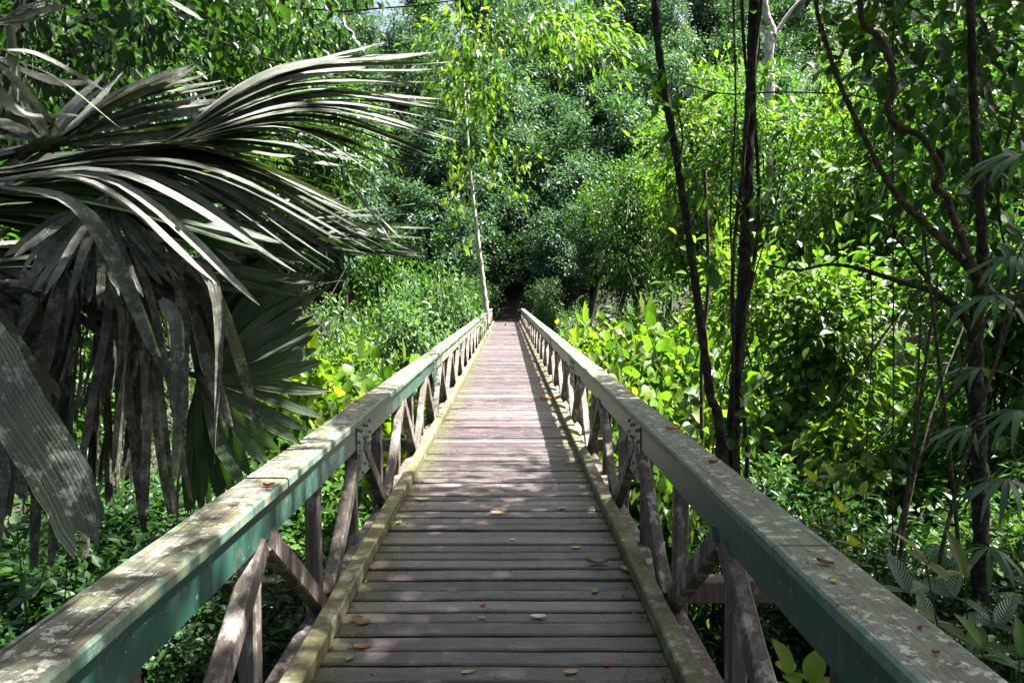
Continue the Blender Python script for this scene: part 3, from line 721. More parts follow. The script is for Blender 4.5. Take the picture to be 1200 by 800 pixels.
# ------------------------------------------------------------------ bespoke near trees on the right
def px_path(pts, D):
    return [np.array(at(p[0], p[1], p[2] if len(p) > 2 else D)) for p in pts]
def tube_obj(name, paths, mat, parent, sides=12, rough=.12, n=14):
    rng = np.random.default_rng(len(name) + len(paths)); a = Acc()
    for (pts, rad) in paths: a.add(*tube(smooth_path(pts, n), rad, sides, rough, rng))
    return link(name, a.mesh(name, True), M[mat], parent)
def leaf_obj(name, C, per, spread, L, mat, parent, seed=0, aspect=.5, tmpl=T_OVAL, droop=.5, centre=None, flat=.6):
    rng = np.random.default_rng(seed)
    V, Fc = cloud(rng, np.asarray(C, float), per, spread, L, aspect, tmpl, droop, centre=centre, flat=flat)
    return link(name, np_mesh(name, V, Fc), M[mat], parent)
def box_pts(rng, n, regs):
    out = []
    for (x0, y0, x1, y1, d0, d1, wgt) in regs:
        for _ in range(int(n * wgt)):
            out.append(at(rng.uniform(x0, x1), rng.uniform(y0, y1), rng.uniform(d0, d1)))
    return np.array(out)
def canopy(rng, c, R, n, lr, tw):
    lob = lobes_in(rng, np.array(R, float), n, .75) + np.array(c, float)
    return twig_points(rng, lob, np.full(n, lr), tw), lob

rng = np.random.default_rng(31)
# thick dark trunk with lianas
pA = px_path([(905, -520), (890, -200), (884, 0), (880, 100), (876, 200), (873, 300), (866, 400), (861, 480), (858, 560), (852, 980)], 7.0)
tA = empty('liana_tree', pA[-1], 'dark straight trunk wrapped with lianas behind the right railing', 'tree')
tube_obj('trunk', [(pA, [.045, .045, .048, .052, .056, .062, .09])], 'bark', tA)
li = []
for q, (dx, ph) in enumerate([(.07, 0), (-.06, 2), (.0, 4)]):
    P = smooth_path(pA[:-1], 8); s_ = np.arange(len(P)) * .22
    P = P + np.stack([dx + .07 * np.sin(s_ + ph), .09 * np.cos(s_ * .8 + ph), 0 * s_], 1); li.append(P)
for P in li:
    a = Acc(); a.add(*tube(P, [.014, .018, .02], 6, .05, rng)); link('liana', a.mesh('liana', True), M['bark_brown'], tA)
C, lob = canopy(rng, (5.9, 4.9, 9.6), (3.2, 4.8, 1.9), 28, 1.3, 38)  # crown out of view, positioned to keep sun off the near deck
limbs = Acc(); limb_blocks(rng, limbs, pA[0], lob, .05); link('limbs', limbs.mesh('limbs', True), M['bark'], tA)
leaf_obj('crown', C, 15, .22, .2, 'leaf_mid', tA, 3, .45, T_OVAL, .5, np.array([6.3, 5.4, 8.0]))
P = np.array([p for p in smooth_path(pA[1:-1], 6)]); P = P[rng.integers(0, len(P), 34)] + rng.normal(size=(34, 3)) * .12
leaf_obj('climber_leaves', P, 5, .1, .13, 'leaf_mid', tA, 4, .55, T_OVAL, .4)
# thin dark trunk
pB = px_path([(748, -420), (757, -200), (767, 0), (775, 80), (794, 190), (806, 270), (820, 370), (832, 460), (846, 540), (862, 980)], 6.6)
tB = empty('slender_tree', pB[-1], 'thin dark bent trunk left of the thicker liana trunk', 'tree')
tube_obj('trunk', [(pB, [.026, .028, .032, .034, .036, .04, .05])], 'bark', tB)
tube_obj('branch', [(px_path([(795, 190), (800, 160), (790, 120), (770, 100)], 6.6), [.009, .005]),
                    (px_path([(806, 270), (826, 230), (822, 190)], 6.6), [.008, .004])], 'bark', tB, 6)
leaf_obj('climber_leaves', np.array(px_path([(782, 112), (790, 128), (800, 178), (772, 104), (795, 215), (780, 170), (822, 215), (815, 300), (800, 130), (760, 110), (792, 150)], 6.6)), 5, .07, .17, 'leaf_mid', tB, 5, .55, T_OVAL, .6)
C, lob = canopy(rng, (4.7, 3.6, 7.6), (2.4, 4.6, 1.1), 26, 1.05, 36)  # unseen crown, offset from its trunk to shade deck but not palm
leaf_obj('crown', C, 13, .2, .2, 'leaf_mid', tB, 6, .45, T_OVAL, .5, np.array([4.5, 3.8, 6.0]))
# dark forked trunk with curved branches
pC = px_path([(1125, -480), (1131, -150), (1137, 0), (1142, 150), (1151, 280), (1149, 335), (1143, 395), (1147, 520), (1150, 680), (1152, 1100)], 6.0)
tC = empty('forked_tree', pC[-1], 'dark forked trunk with long curved branches near the right edge', 'tree')
tube_obj('trunk', [(pC, [.024, .026, .03, .038, .052, .056, .06, .08])], 'bark', tC)
tube_obj('branch', [(px_path([(1150, 335), (1128, 305), (1090, 268), (1048, 225), (1015, 165), (985, 100), (968, 50), (957, 5), (965, -60)], 5.9), [.034, .028, .023, .019, .017, .015])], 'bark_brown', tC)
tube_obj('branch', [(px_path([(1144, 395), (1125, 365), (1096, 343), (1065, 333), (1030, 322), (1000, 313), (970, 310), (935, 316), (900, 311)], 6.0), [.038, .022, .014, .008])], 'bark', tC)
tube_obj('branch', [(px_path([(1096, 343), (1078, 315), (1060, 290), (1048, 278)], 6.0), [.014, .008])], 'bark', tC)
tube_obj('branch', [(px_path([(1150, 335), (1165, 345), (1190, 348), (1230, 335)], 6.0), [.035, .02])], 'bark_brown', tC)
C, lob = canopy(rng, (8.0, 4.0, 9.2), (3.6, 4.0, 2.0), 18, 1.2, 22)  # unseen crown, placed and thinned to dapple shade on the right
leaf_obj('crown', C, 14, .22, .2, 'leaf_dark', tC, 7, .45, T_OVAL, .5, np.array([8.0, 4.6, 7.6]))
C = box_pts(rng, 330, [(1000, -40, 1210, 130, 6.2, 8.2, .4), (1060, 100, 1200, 260, 6.3, 8, .24), (950, -30, 1050, 60, 6.5, 8, .1), (1100, 240, 1230, 330, 6.2, 7.5, .1)])
leaf_obj('foliage', C[::3], 7, .15, .15, 'leaf_mid', tC, 8, .55, T_OVAL, .5)
leaf_obj('foliage', np.vstack([C[1::3], C[2::3]]), 7, .16, .17, 'leaf_dark', tC, 18, .55, T_OVAL, .5)
# tree on the left bank whose branches reach in above the bridge
pO = [(-10.2, 11.5, -4.5), (-10.0, 11.6, 0), (-9.6, 11.8, 5.5), (-7.6, 12, 8.0), (-4.0, 12.2, 9.2)]
tO = empty('overhanging_tree', pO[0], 'bright green tree whose leafy branches hang in from the top above the bridge', 'tree')
tube_obj('trunk', [([np.array(p) for p in pO], [.22, .2, .16, .1, .05])], 'bark', tO)
C = box_pts(rng, 250, [(510, -150, 700, 40, 10.5, 13, .3), (500, 40, 600, 120, 10.5, 12.5, .1), (610, 20, 720, 75, 10.5, 12.5, .14), (540, 90, 580, 190, 11, 12, .05), (250, -100, 425, 60, 10, 13, .3)])
nR = int(250 * .3) + int(250 * .16) * 0
leaf_obj('crown', C[:-75], 18, .2, .15, 'leaf_bright', tO, 21, .42, T_DIAMOND, .8)
leaf_obj('crown', C[-75:], 22, .22, .17, 'leaf_dark', tO, 24, .42, T_DIAMOND, .8)
la = Acc(); limb_blocks(rng, la, np.array(pO[3]), C[::20], .03); link('limbs', la.mesh('limbs', True), M['bark'], tO)
pK = [np.array(at(-60, 900, 6.5)), np.array(at(-30, 300, 6.5)), np.array(at(20, 40, 6.6)), np.array(at(80, -120, 6.8))]
tK = empty('shade_tree', pK[0], 'dark-leaved tree over the upper left corner behind the palm', 'tree')
tube_obj('trunk', [(pK, [.09, .08, .07, .05])], 'bark', tK)
C = box_pts(np.random.default_rng(44), 190, [(-40, -90, 180, 70, 5.6, 7.4, .45), (150, -90, 330, 50, 6.0, 7.6, .4), (-20, 60, 150, 150, 6.2, 7.6, .15)])
leaf_obj('crown', C, 9, .16, .15, 'leaf_dark', tK, 25, .5, T_OVAL, .55)
# high canopy on the left bank, out of the frame, added to close off the sky over palm and deck
pL = [(-9.5, 3.0, -1.8), (-9.3, 3.2, 4), (-7.5, 3.4, 8.0), (-4.5, 3.4, 10.0)]
tL = empty('sky_blocking_tree', pL[0], 'unseen tree added left of the viewer, its high crown blocking sky over palm and deck', 'tree')
tube_obj('trunk', [([np.array(p) for p in pL], [.3, .26, .18, .08])], 'bark', tL)
C, lob = canopy(rng, (-4.6, 3.0, 10.6), (4.0, 6.0, 1.6), 34, 1.25, 26)
leaf_obj('crown', C, 14, .26, .26, 'leaf_mid', tL, 22, .45, T_DIAMOND, .5, np.array([-4.6, 3, 9.0]))
C2, lob2 = canopy(rng, (1.1, 3.0, 10.8), (2.4, 6.0, 1.2), 24, 1.15, 26)  # second high crown over the bridge, added to thin sun on palm and deck
leaf_obj('crown', C2, 13, .24, .24, 'leaf_mid', tL, 23, .45, T_DIAMOND, .5, np.array([1.1, 3, 9.0])); lob = np.vstack([lob, lob2])
la = Acc(); limb_blocks(rng, la, np.array(pL[2]), lob, .06); link('limbs', la.mesh('limbs', True), M['bark'], tL)
# twisted liana hanging through the trees
pT = px_path([(1000, -120), (1008, 0), (1012, 28), (1030, 45), (1044, 75), (1046, 110), (1040, 128), (1052, 148), (1080, 160), (1098, 190), (1104, 205), (1096, 218), (1110, 232), (1118, 258), (1136, 300), (1150, 330)], 5.85)
o = tube_obj('twisted_liana', [(pT, [.02, .024, .025, .023, .026, .028])], 'bark_brown', None, 9, .12)
tag(o, 'thick twisted brown liana winding down to the fork of the dark trunk', 'liana')
for (pts, D, r, lab) in [([(1047, -60), (1046, 200), (1047, 400), (1046, 620), (1048, 900)], 6.3, .006, 'thin straight vine hanging in front of the right undergrowth'),
                         ([(1018, 260), (1022, 400), (1015, 560), (1020, 880)], 7.2, .006, 'thin vine left of the straight hanging vine'),
                         ([(858, -40), (862, 120), (856, 250), (860, 420), (856, 900)], 6.9, .009, 'thin liana hanging just left of the thick liana trunk'),
                         ([(1190, 120), (1170, 230), (1182, 330), (1168, 420)], 6.4, .010, 'brown vine curling beside the right edge'),
                         ([(800, 98), (850, 110), (920, 108), (1000, 112), (1042, 124)], 6.5, .006, 'thin nearly level twig between the liana trunk and the twisted liana'),
                         ([(1040, 85), (1100, 75), (1150, 55), (1205, 45)], 6.1, .006, 'thin nearly level twig crossing right of the twisted liana'),
                         ([(826, 200), (830, 330), (822, 460), (830, 800)], 9.0, .02, 'slim brown stem behind and between the two dark trunks')]:
    o = tube_obj('hanging_vine', [(px_path(pts, D), [r, r * 1.2])], 'bark_brown', None, 6); tag(o, lab, 'vine', 'thin vines hanging on the right')
# grey dead trunk on the slope, top right of centre
P = [(9.2, 38, float(ground_z(9.2, 38)) - .5), (9.4, 38, 8), (9.3, 38, 14), (9.6, 38, 22)]
t = empty('grey_tree', P[0], 'grey bare trunk on the slope just right of the liana trunk top', 'tree')
P = px_path([(893, -60), (897, 10), (906, 40), (901, 66), (905, 300), (905, 470)], 30)
t.location = P[-1]
tube_obj('trunk', [(P, [.12, .14, .2, .22])], 'bark_pale', t, 8)
tube_obj('branch', [(px_path([(905, 45), (925, 15), (945, -10), (960, -50)], 30), [.08, .03]), (px_path([(903, 50), (885, 20), (870, -10)], 30), [.06, .02])], 'bark_pale', t, 6)
# leaning pale pole tree by the far left railing
P = px_path([(535, -60), (541, 60), (547, 150), (552, 210), (560, 280), (566, 330), (571, 372), (575, 440)], 37)
t = empty('slender_pale_tree', P[-1], 'slim leaning pale trunk beside the far left railing', 'tree')
tube_obj('trunk', [(P, [.045, .055, .075, .10, .12, .13])], 'bark_pale', t, 8)
tube_obj('branch', [(px_path([(558, 268), (552, 262), (540, 245), (530, 225)], 37), [.035, .015]), (px_path([(550, 200), (575, 215), (600, 222)], 37), [.03, .012])], 'bark_pale', t, 6)
rng = np.random.default_rng(8)
C = box_pts(rng, 60, [(515, 155, 560, 290, 36, 38, .6), (560, 170, 625, 230, 36, 38, .4), (520, 20, 580, 150, 36, 38, .4)])
leaf_obj('crown', C, 4, .3, .4, 'leaf_yellow', t, 9, .4, T_BLADE, 1.0)

# ------------------------------------------------------------------ drooping slender palm leaves at the right edge
rng = np.random.default_rng(12)
t = empty('slender_palm', at(1235, 900, 4.8), 'grey green slender-leaved palm reaching in from the right edge', 'palm')
hub = []
base = np.array(at(1240, 900, 4.8)); top = np.array(at(1232, 250, 4.8))
tube_obj('stem', [([base, (base + top) / 2 + np.array([.03, 0, 0]), top], [.03, .022, .014])], 'stem', t, 8)
def finger_leaf(c, out, L, n=9, a=None):
    d = unit(np.array(out, float)); side = unit(np.cross(d, [0, 0, 1.0])); up = np.cross(side, d)
    ang = np.linspace(-1.5, 1.5, n) + rng.normal(size=n) * .08
    A = np.cos(ang)[:, None] * d + np.sin(ang)[:, None] * side; A[:, 2] -= .28
    A += rng.normal(size=A.shape) * .06
    Pn = np.repeat(c[None], n, 0); Nn = np.repeat(up[None], n, 0) + rng.normal(size=(n, 3)) * .15
    return leaves(Pn, A, Nn, L * (1 - .25 * np.abs(ang) / 1.5), np.full(n, L * .11), T_BLADE)
for (px, py, D, L) in [(1165, 345, 4.7, .42), (1150, 430, 5.2, .4), (1135, 500, 5.0, .38), (1180, 560, 4.5, .42), (1160, 640, 4.4, .36), (1190, 300, 4.9, .45), (1195, 480, 4.4, .4), (1200, 180, 5.0, .5), (1105, 640, 4.8, .3)]:
    c = np.array(at(px, py, D)); st = np.array(at(1236, py + 60, 4.8))
    fr = Acc(); V, Fc = tube(smooth_path([st, (st + c) / 2 + np.array([0, 0, .08]), c], 5), [.007, .004], 5)
    pet = link('petiole', np_mesh('petiole', V, Fc, True), M['stem'], t)
    V, Fc = finger_leaf(c, (c - st) * np.array([1, 1, .2]) + np.array([-.1, -.05, -.05]), L, 10)
    link('frond', np_mesh('frond', V, Fc), M['leaf_blue'], t)

# ------------------------------------------------------------------ foreground plants at the lower right
M['leaf_olive'] = leaf_mat('olive_leaf', [(.06, .08, .015), (.09, .11, .02), (.13, .13, .025)], .35, .4, (1.3, 1.2, .4))
def veined_mat():
    m, t, out = newmat('ribbed_grey_green_leaf'); tc = t.nodes.new('ShaderNodeTexCoord'); uv = N_(t, 'ShaderNodeUVMap')
    ab = N_(t, 'ShaderNodeSeparateXYZ'); t.links.new(uv.outputs[0], ab.inputs[0])
    av = math_(t, 'ABSOLUTE', ab.outputs[1])
    ph = math_(t, 'SUBTRACT', ab.outputs[0], math_(t, 'MULTIPLY', av, .22))
    wv = math_(t, 'ADD', math_(t, 'MULTIPLY', math_(t, 'SINE', math_(t, 'MULTIPLY', ph, 75.0)), .5), .5)
    wv = math_(t, 'MULTIPLY', wv, math_(t, 'GREATER_THAN', av, .06))
    c = ramp(t, [(0, (.035, .075, .035)), (.4, (.09, .15, .085)), (1, (.19, .26, .19))], wv)
    c = mix(t, .4, c, ramp(t, [(0, (.6, .7, .6)), (1, (1.2, 1.2, 1.2))], island(t)), 'MULTIPLY')
    p = principled(t, None, c, .3, bump(t, wv, .8, .02), .5)
    tr = N_(t, 'ShaderNodeBsdfTranslucent'); t.links.new(c, tr.inputs[0])
    ms = N_(t, 'ShaderNodeMixShader'); ms.inputs[0].default_value = .25
    t.links.new(p.outputs[0], ms.inputs[1]); t.links.new(tr.outputs[0], ms.inputs[2]); t.links.new(ms.outputs[0], out.inputs[0]); return m
M['leaf_rib'] = veined_mat()
def big_leaf_mesh(P, A, N, L, W, name):
    """smooth curved leaves with uv (along, across) for the veins"""
    Vs, Fs, UV = [], [], []; nl, nw = 9, 5
    for p, a, nrm, l, wd in zip(P, A, N, L, W):
        a = unit(np.array(a, float)); yv = unit(np.cross(nrm, a)); nn = np.cross(a, yv); b = sum(len(v) for v in Vs)
        vv = []
        for i in range(nl):
            u = i / (nl - 1); half = wd * .5 * (math.sin(math.pi * u ** .8) ** .75 if 0 < u < 1 else .02)
            for j in range(nw):
                q = (j / (nw - 1) - .5) * 2
                vv.append(p + a * l * u + yv * half * q + nn * (abs(q) * half * .35 - .22 * l * u * u) + nn * rng.normal() * .0012)
                UV.append((u, q))
        Vs.append(np.array(vv))
        for i in range(nl - 1):
            for j in range(nw - 1):
                k = b + i * nw + j; Fs.append((k, k + 1, k + nw + 1, k + nw))
    me = np_mesh(name, np.concatenate(Vs), np.array(Fs), True)
    uvl = me.uv_layers.new(name='UVMap'); li_ = np.array(Fs).ravel()
    uvl.data.foreach_set('uv', np.array(UV, dtype=np.float32)[li_].ravel()); return me
def compound_plant(name, base_px, stems, D, label, mat, leafL, leafW, pairs=3):
    base = np.array(at(base_px[0], base_px[1], D))
    t = empty(name, base, label, 'plant')
    for (px, py, dd) in stems:
        tip = np.array(at(px, py, D + dd)); mid = (base + tip) / 2 + np.array([0, 0, .12])
        path = smooth_path([base, mid, tip], 8)
        V, Fc = tube(path, [.008, .006, .003], 6); link('stem', np_mesh('stem', V, Fc, True), M['stem'], t)
        P, A, N, L, W = [], [], [], [], []
        n = len(path)
        for k in range(pairs):
            i = int(n * (1 - .14 * k)) - 1; p = path[i]; d = unit(path[i] - path[i - 2])
            side = unit(np.cross(d, [0, 0, 1.0]))
            for sg in (-1, 1):
                a = d * .45 + side * sg * .9 + rng.normal(size=3) * .18; a[2] = a[2] * .3 + .08
                P.append(p); A.append(a); N.append(np.array([0, 0, 1.0]) + rng.normal(size=3) * .3)
                L.append(leafL * rng.uniform(.7, 1.1)); W.append(leafW * rng.uniform(.8, 1.1))
        P.append(path[-1]); a = unit(path[-1] - path[-3]); a[2] = a[2] * .3; A.append(a); N.append(np.array([0, 0, 1.0]) + rng.normal(size=3) * .3); L.append(leafL); W.append(leafW)
        link('leaves', big_leaf_mesh(P, A, N, L, W, 'leaves'), M[mat], t)
    return t
compound_plant('ribbed_leaf_plant', (1110, 1150), [(1010, 705, .1), (1065, 695, .25), (1120, 700, .0), (1170, 735, .2), (1050, 745, -.1), (1205, 710, .3), (1140, 770, -.15), (1090, 735, .35)], 3.5,
               'plant with grey green ribbed leaves beside the near right railing', 'leaf_rib', .22, .09)
compound_plant('olive_leaf_plant', (1150, 1100), [(1085, 660, 0), (1130, 672, .1)], 3.3,
               'plant with drooping olive green leaves above the ribbed grey leaves at the lower right', 'leaf_olive', .2, .06, 2)
compound_plant('dark_leaf_plant', (1180, 1100), [(1150, 760, 0), (1195, 770, .1), (1110, 790, -.1), (1215, 690, .2), (1170, 810, -.1)], 3.0,
               'plant with dark green pointed leaves in the lower right corner', 'leaf_mid', .17, .07)
compound_plant('bright_leaf_plant', (935, 1000), [(925, 790, 0), (950, 800, .1), (905, 810, .1)], 3.9,
               'plant with bright green leaves seen under the near right railing', 'leaf_yellow', .2, .12, 2)
compound_plant('trailing_plant', (1000, 900), [(955, 565, 0), (975, 560, .2), (985, 600, .1), (1000, 640, -.2), (1012, 580, .3)], 5.3,
               'thin-stemmed plant with bright yellow green leaves behind the right railing', 'leaf_yellow', .13, .075, 3)
compound_plant('pale_leaf_plant', (60, 1050), [(30, 700, 0), (80, 640, .2), (110, 690, .1), (60, 740, -.1), (150, 660, .4), (20, 620, .3)], 3.6,
               'plant with blue green leaves low behind the near left railing', 'leaf_blue', .13, .05)
# ------------------------------------------------------------------ the fan palm on the left
rng = np.random.default_rng(99)
palm_root = np.array(at(-190, 1150, 3.6))
palm = empty('fan_palm', palm_root, 'large fan palm with long grey green pleated leaves filling the left side', 'palm')
crownpt = np.array(at(-190, 330, 3.6))
tube_obj('trunk', [([palm_root - np.array([0, 0, .5]), (palm_root + crownpt) / 2 + np.array([.05, 0, 0]), crownpt], [.13, .11, .10])], 'bark', palm, 12)
def strip(P, w, tip='taper', wide_at=.45, w0=.15, pleat=.16, tw=0.0, face=None, fj=.22):
    """pleated leaf blade along path P (n,3); width w; returns V, F, UV"""
    P = smooth_path(P, 7); n = len(P); u = np.linspace(0, 1, n)
    if tip == 'taper': prof = np.interp(u, [0, wide_at, .8, .95, 1], [w0, 1, .62, .25, .03])
    elif tip == 'blunt': prof = np.interp(u, [0, wide_at, .96, 1], [w0, 1, .85, .6])
    else: prof = np.interp(u, [0, wide_at, .85, 1], [w0, 1, .8, .18])
    T = unit(np.gradient(P, axis=0))
    fv = np.array(face if face is not None else (0, -.55, .85), float)
    S = unit(np.cross(T, fv + rng.normal(size=3) * fj)); 
    a = tw * u
    Nn = np.cross(S, T); S2 = S * np.cos(a)[:, None] + Nn * np.sin(a)[:, None]; N2 = np.cross(S2, T)
    cr = np.array([-1, -.66, -.33, 0, .33, .66, 1.0]); hz = np.array([.5, -.3, .45, -.9, .45, -.3, .5]) * pleat
    hw = (w / 2) * prof
    V = P[:, None] + hw[:, None, None] * (cr[None, :, None] * S2[:, None] + hz[None, :, None] * N2[:, None])
    V[:, [0, 6]] += rng.normal(size=(n, 2, 3)) * w * .018
    V += (S2 * (np.sin(u * rng.uniform(5, 9) + rng.uniform(0, 6)) * w * .10 * u)[:, None])[:, None]
    if tip != 'taper': V[-1] += T[-1] * (rng.uniform(-.3, .22, len(cr)) * w)[:, None]; V[-2] += T[-1] * (rng.uniform(-.06, .06, len(cr)) * w)[:, None]
    k = len(cr); i = np.arange(n - 1)[:, None] * k; j = np.arange(k - 1)[None]
    Fc = np.stack([i + j, i + j + 1, i + k + j + 1, i + k + j], -1).reshape(-1, 4)
    L = np.concatenate([[0], np.cumsum(np.linalg.norm(np.diff(P, axis=0), axis=1))])
    UV = np.stack(np.broadcast_arrays(((cr + 1) / 2)[None] * 1.0, L[:, None]), -1).reshape(-1, 2)
    return V.reshape(-1, 3), Fc, UV
def frond(hub, D, keys, fill, w, mat, tip='taper', wide_at=.45, jitter=6, tw=.25, pleat=.16, face=None, name='frond', petiole=True, w0=.15, dj=.1):
    tw = tw * 2.0
    """keys: list of (mid px, mid py, end px, end py, depth offset of the end[, width]); 'fill' more blades between neighbours"""
    h = np.array(at(hub[0], hub[1], D)); Vs, Fs, US, b = [], [], [], 0
    rows = []
    for a, c in zip(keys[:-1], keys[1:]):
        for t in np.linspace(0, 1, fill + 1, endpoint=False):
            r = [a[q] * (1 - t) + c[q] * t for q in range(5)] + [(a[5] if len(a) > 5 else w) * (1 - t) + (c[5] if len(c) > 5 else w) * t]
            if t > 0: r = [r[0] + rng.normal() * jitter * .5, r[1] + rng.normal() * jitter * .5, r[2] + rng.normal() * jitter * 1.3, r[3] + rng.normal() * jitter, r[4] + rng.normal() * dj, r[5]]
            rows.append(r)
    rows.append(list(keys[-1][:5]) + [keys[-1][5] if len(keys[-1]) > 5 else w])
    for (mx, my, ex, ey, dd, ww) in rows:
        m = np.array(at(mx, my, D + dd * .45)); e = np.array(at(ex, ey, D + dd))
        V, Fc, UV = strip([h + rng.normal(size=3) * .006, m, e], ww, tip, wide_at, w0, pleat, rng.normal() * tw, face, .22 if tw > 0 else 0)
        Vs.append(V); Fs.append(Fc + b); US.append(UV); b += len(V)
    Fall = np.concatenate(Fs); me = np_mesh(name, np.concatenate(Vs), Fall, True)
    uvl = me.uv_layers.new(name='UVMap'); uvl.data.foreach_set('uv', np.concatenate(US)[Fall.ravel()].astype(np.float32).ravel())
    o = link(name, me, M[mat], palm)
    if petiole:
        mid = (crownpt + h) / 2 + np.array([0, 0, .15])
        V, Fc = tube(smooth_path([crownpt, mid, h], 8), [.022, .016, .012], 7)
        p = link('petiole', np_mesh('petiole', V, Fc, True), M['stem'], palm)
    return o
# upper grey fan, hub just inside the left edge
frond((58, 170), 3.3, [(80, 130, 120, 88, .2), (110, 128, 165, 92, .2), (140, 115, 226, 80, .25, .10), (160, 125, 262, 100, .3), (170, 140, 300, 118, .35), (185, 158, 330, 140, .3), (160, 175, 300, 178, .3)], 2, .065, 'palm_grey', 'soft', .5)
frond((58, 170), 3.3, [(40, 130, 30, 95, 0), (20, 150, -30, 140, 0), (20, 175, -40, 190, 0), (30, 195, -10, 240, 0)], 1, .08, 'palm_grey', 'soft', .5, petiole=False)
# long fan sweeping to the right over the railing
frond((188, 170), 3.2, [(320, 90, 455, 48, .9, .04), (330, 82, 520, 70, 1.0, .05), (345, 100, 505, 96, 1.0), (360, 112, 530, 128, 1.1), (370, 120, 549, 156, 1.1), (370, 128, 520, 168, 1.0), (360, 140, 500, 190, 1.0), (350, 150, 476, 210, .9), (330, 160, 440, 236, .8)], 4, .036, 'palm', 'taper', .5, jitter=5)
frond((188, 170), 3.25, [(320, 98, 430, 78, .9, .09), (340, 112, 470, 110, 1.0, .09), (340, 130, 470, 150, 1.0, .09)], 1, .085, 'palm_green', 'taper', .45, jitter=4, petiole=False)
# middle fan, hub off the left edge
frond((-30, 205), 2.9, [(200, 168, 350, 215, .7), (220, 172, 400, 238, .8), (230, 178, 440, 262, .9), (240, 188, 462, 290, .9), (220, 200, 420, 300, .8), (200, 205, 380, 318, .7), (180, 205, 345, 330, .6)], 4, .04, 'palm', 'taper', .5, jitter=6)
frond((-30, 215), 2.75, [(150, 205, 345, 318, .4, .055), (140, 215, 302, 357, .35, .07), (110, 215, 250, 330, .35, .06), (105, 255, 203, 459, .25, .066)], 0, .06, 'palm_grey', 'soft', .55, pleat=.1)
frond((-40, 225), 2.9, [(120, 215, 300, 260, .5, .1), (130, 232, 330, 285, .5, .1), (120, 245, 300, 300, .5, .11), (100, 240, 250, 280, .5, .1)], 1, .10, 'palm_green', 'soft', .5, petiole=False)
# thin fan reaching farther right, low
frond((250, 330), 3.8, [(330, 262, 480, 250, .6), (350, 270, 505, 268, .6), (360, 278, 500, 290, .6), (350, 288, 485, 302, .6), (340, 290, 440, 300, .5)], 3, .05, 'palm_green', 'taper', .5, jitter=5)
frond((330, 262), 3.9, [(380, 240, 420, 222, .3, .02), (400, 270, 475, 305, .3, .03), (400, 262, 500, 300, .3, .03)], 1, .03, 'palm', 'taper', .5, petiole=False)
# blade broken over, tip down at right
frond((412, 218), 3.9, [(432, 245, 458, 282, .1, .055), (434, 243, 470, 280, .1, .02)], 0, .05, 'palm_grey', 'soft', .3, w0=.7, petiole=False)
# whitish hanging fan
frond((125, 232), 3.1, [(60, 262, 5, 300, -.1), (75, 275, 30, 335, -.1), (90, 280, 60, 345, -.1), (105, 285, 95, 350, -.1), (122, 290, 128, 352, 0), (140, 285, 160, 345, 0), (155, 280, 190, 335, .1), (165, 270, 215, 322, .1)], 3, .04, 'palm_grey', 'soft', .5, jitter=5, face=(0, -1, .2))
# dark band of an edge-on fan
frond((-40, 312), 3.0, [(120, 296, 300, 318, .5, .05), (140, 300, 380, 335, .7, .05), (120, 306, 330, 345, .6, .05), (100, 312, 260, 340, .5, .05)], 2, .07, 'palm_green', 'soft', .5)
frond((-30, 330), 3.3, [(60, 350, 130, 400, .2), (70, 345, 170, 380, .2), (80, 340, 200, 362, .3), (100, 335, 240, 350, .3)], 3, .06, 'palm_dead', 'soft', .5, petiole=False)
# hanging dead blades
dead = []
for (x, yb, wd, dd) in [(8, 560, .07, .1), (32, 470, .06, .3), (48, 600, .055, 0), (72, 640, .06, .2), (92, 520, .07, .35), (110, 650, .06, .1), (138, 560, .055, .0), (150, 640, .06, .3), (172, 600, .06, .1), (196, 655, .075, .25), (205, 590, .06, 0), (222, 560, .06, .3), (258, 545, .08, .1), (272, 470, .085, .2)]:
    dead.append((x, yb, wd, dd))
for g in range(0, len(dead), 5):
    ks = []
    for (x, yb, wd, dd) in dead[g:g + 5]: ks.append((x * .75 + 35 + rng.normal() * 14, 345 + rng.normal() * 22, x + rng.normal() * 16, yb + rng.normal() * 22, dd, wd * rng.uniform(.5, 1.05)))
    frond((60 + g * 9, 292), 3.15, ks, 1, .06, 'palm_dead', 'blunt', .4, jitter=10, tw=.8, face=(0, -1, .1), name='hanging_frond', petiole=False)
frond((95, 285), 3.3, [(60, 340, 20, 420, 0, .06), (90, 350, 60, 450, 0, .06), (130, 350, 120, 470, .1, .06), (160, 350, 165, 450, .1, .07), (200, 345, 215, 440, .1, .08), (230, 340, 262, 430, .2, .08)], 1, .07, 'palm_dead', 'blunt', .4, jitter=8, tw=.6, face=(0, -1, .1), name='hanging_frond', petiole=False)
frond((190, 350), 3.0, [(208, 390, 206, 480, 0, .055), (212, 395, 204, 560, 0, .06)], 0, .05, 'palm_grey', 'blunt', .15, w0=.5, face=(0, -1, .1), name='hanging_frond', petiole=False)
for g in range(4):
    ks = []
    for q in range(5):
        x = 5 + g * 58 + q * 13 + rng.normal() * 12
        ks.append((x * .85 + 25 + rng.normal() * 12, 360 + rng.normal() * 25, x + rng.normal() * 14, 560 + rng.normal() * 55, rng.uniform(0, .4), rng.uniform(.05, .09)))
    frond((50 + g * 30, 300 + g * 8), 3.55 + .08 * g, ks, 1, .06, 'palm_dead', 'blunt', .4, jitter=10, tw=.7, face=(0, -1, .1), name='hanging_frond', petiole=False)
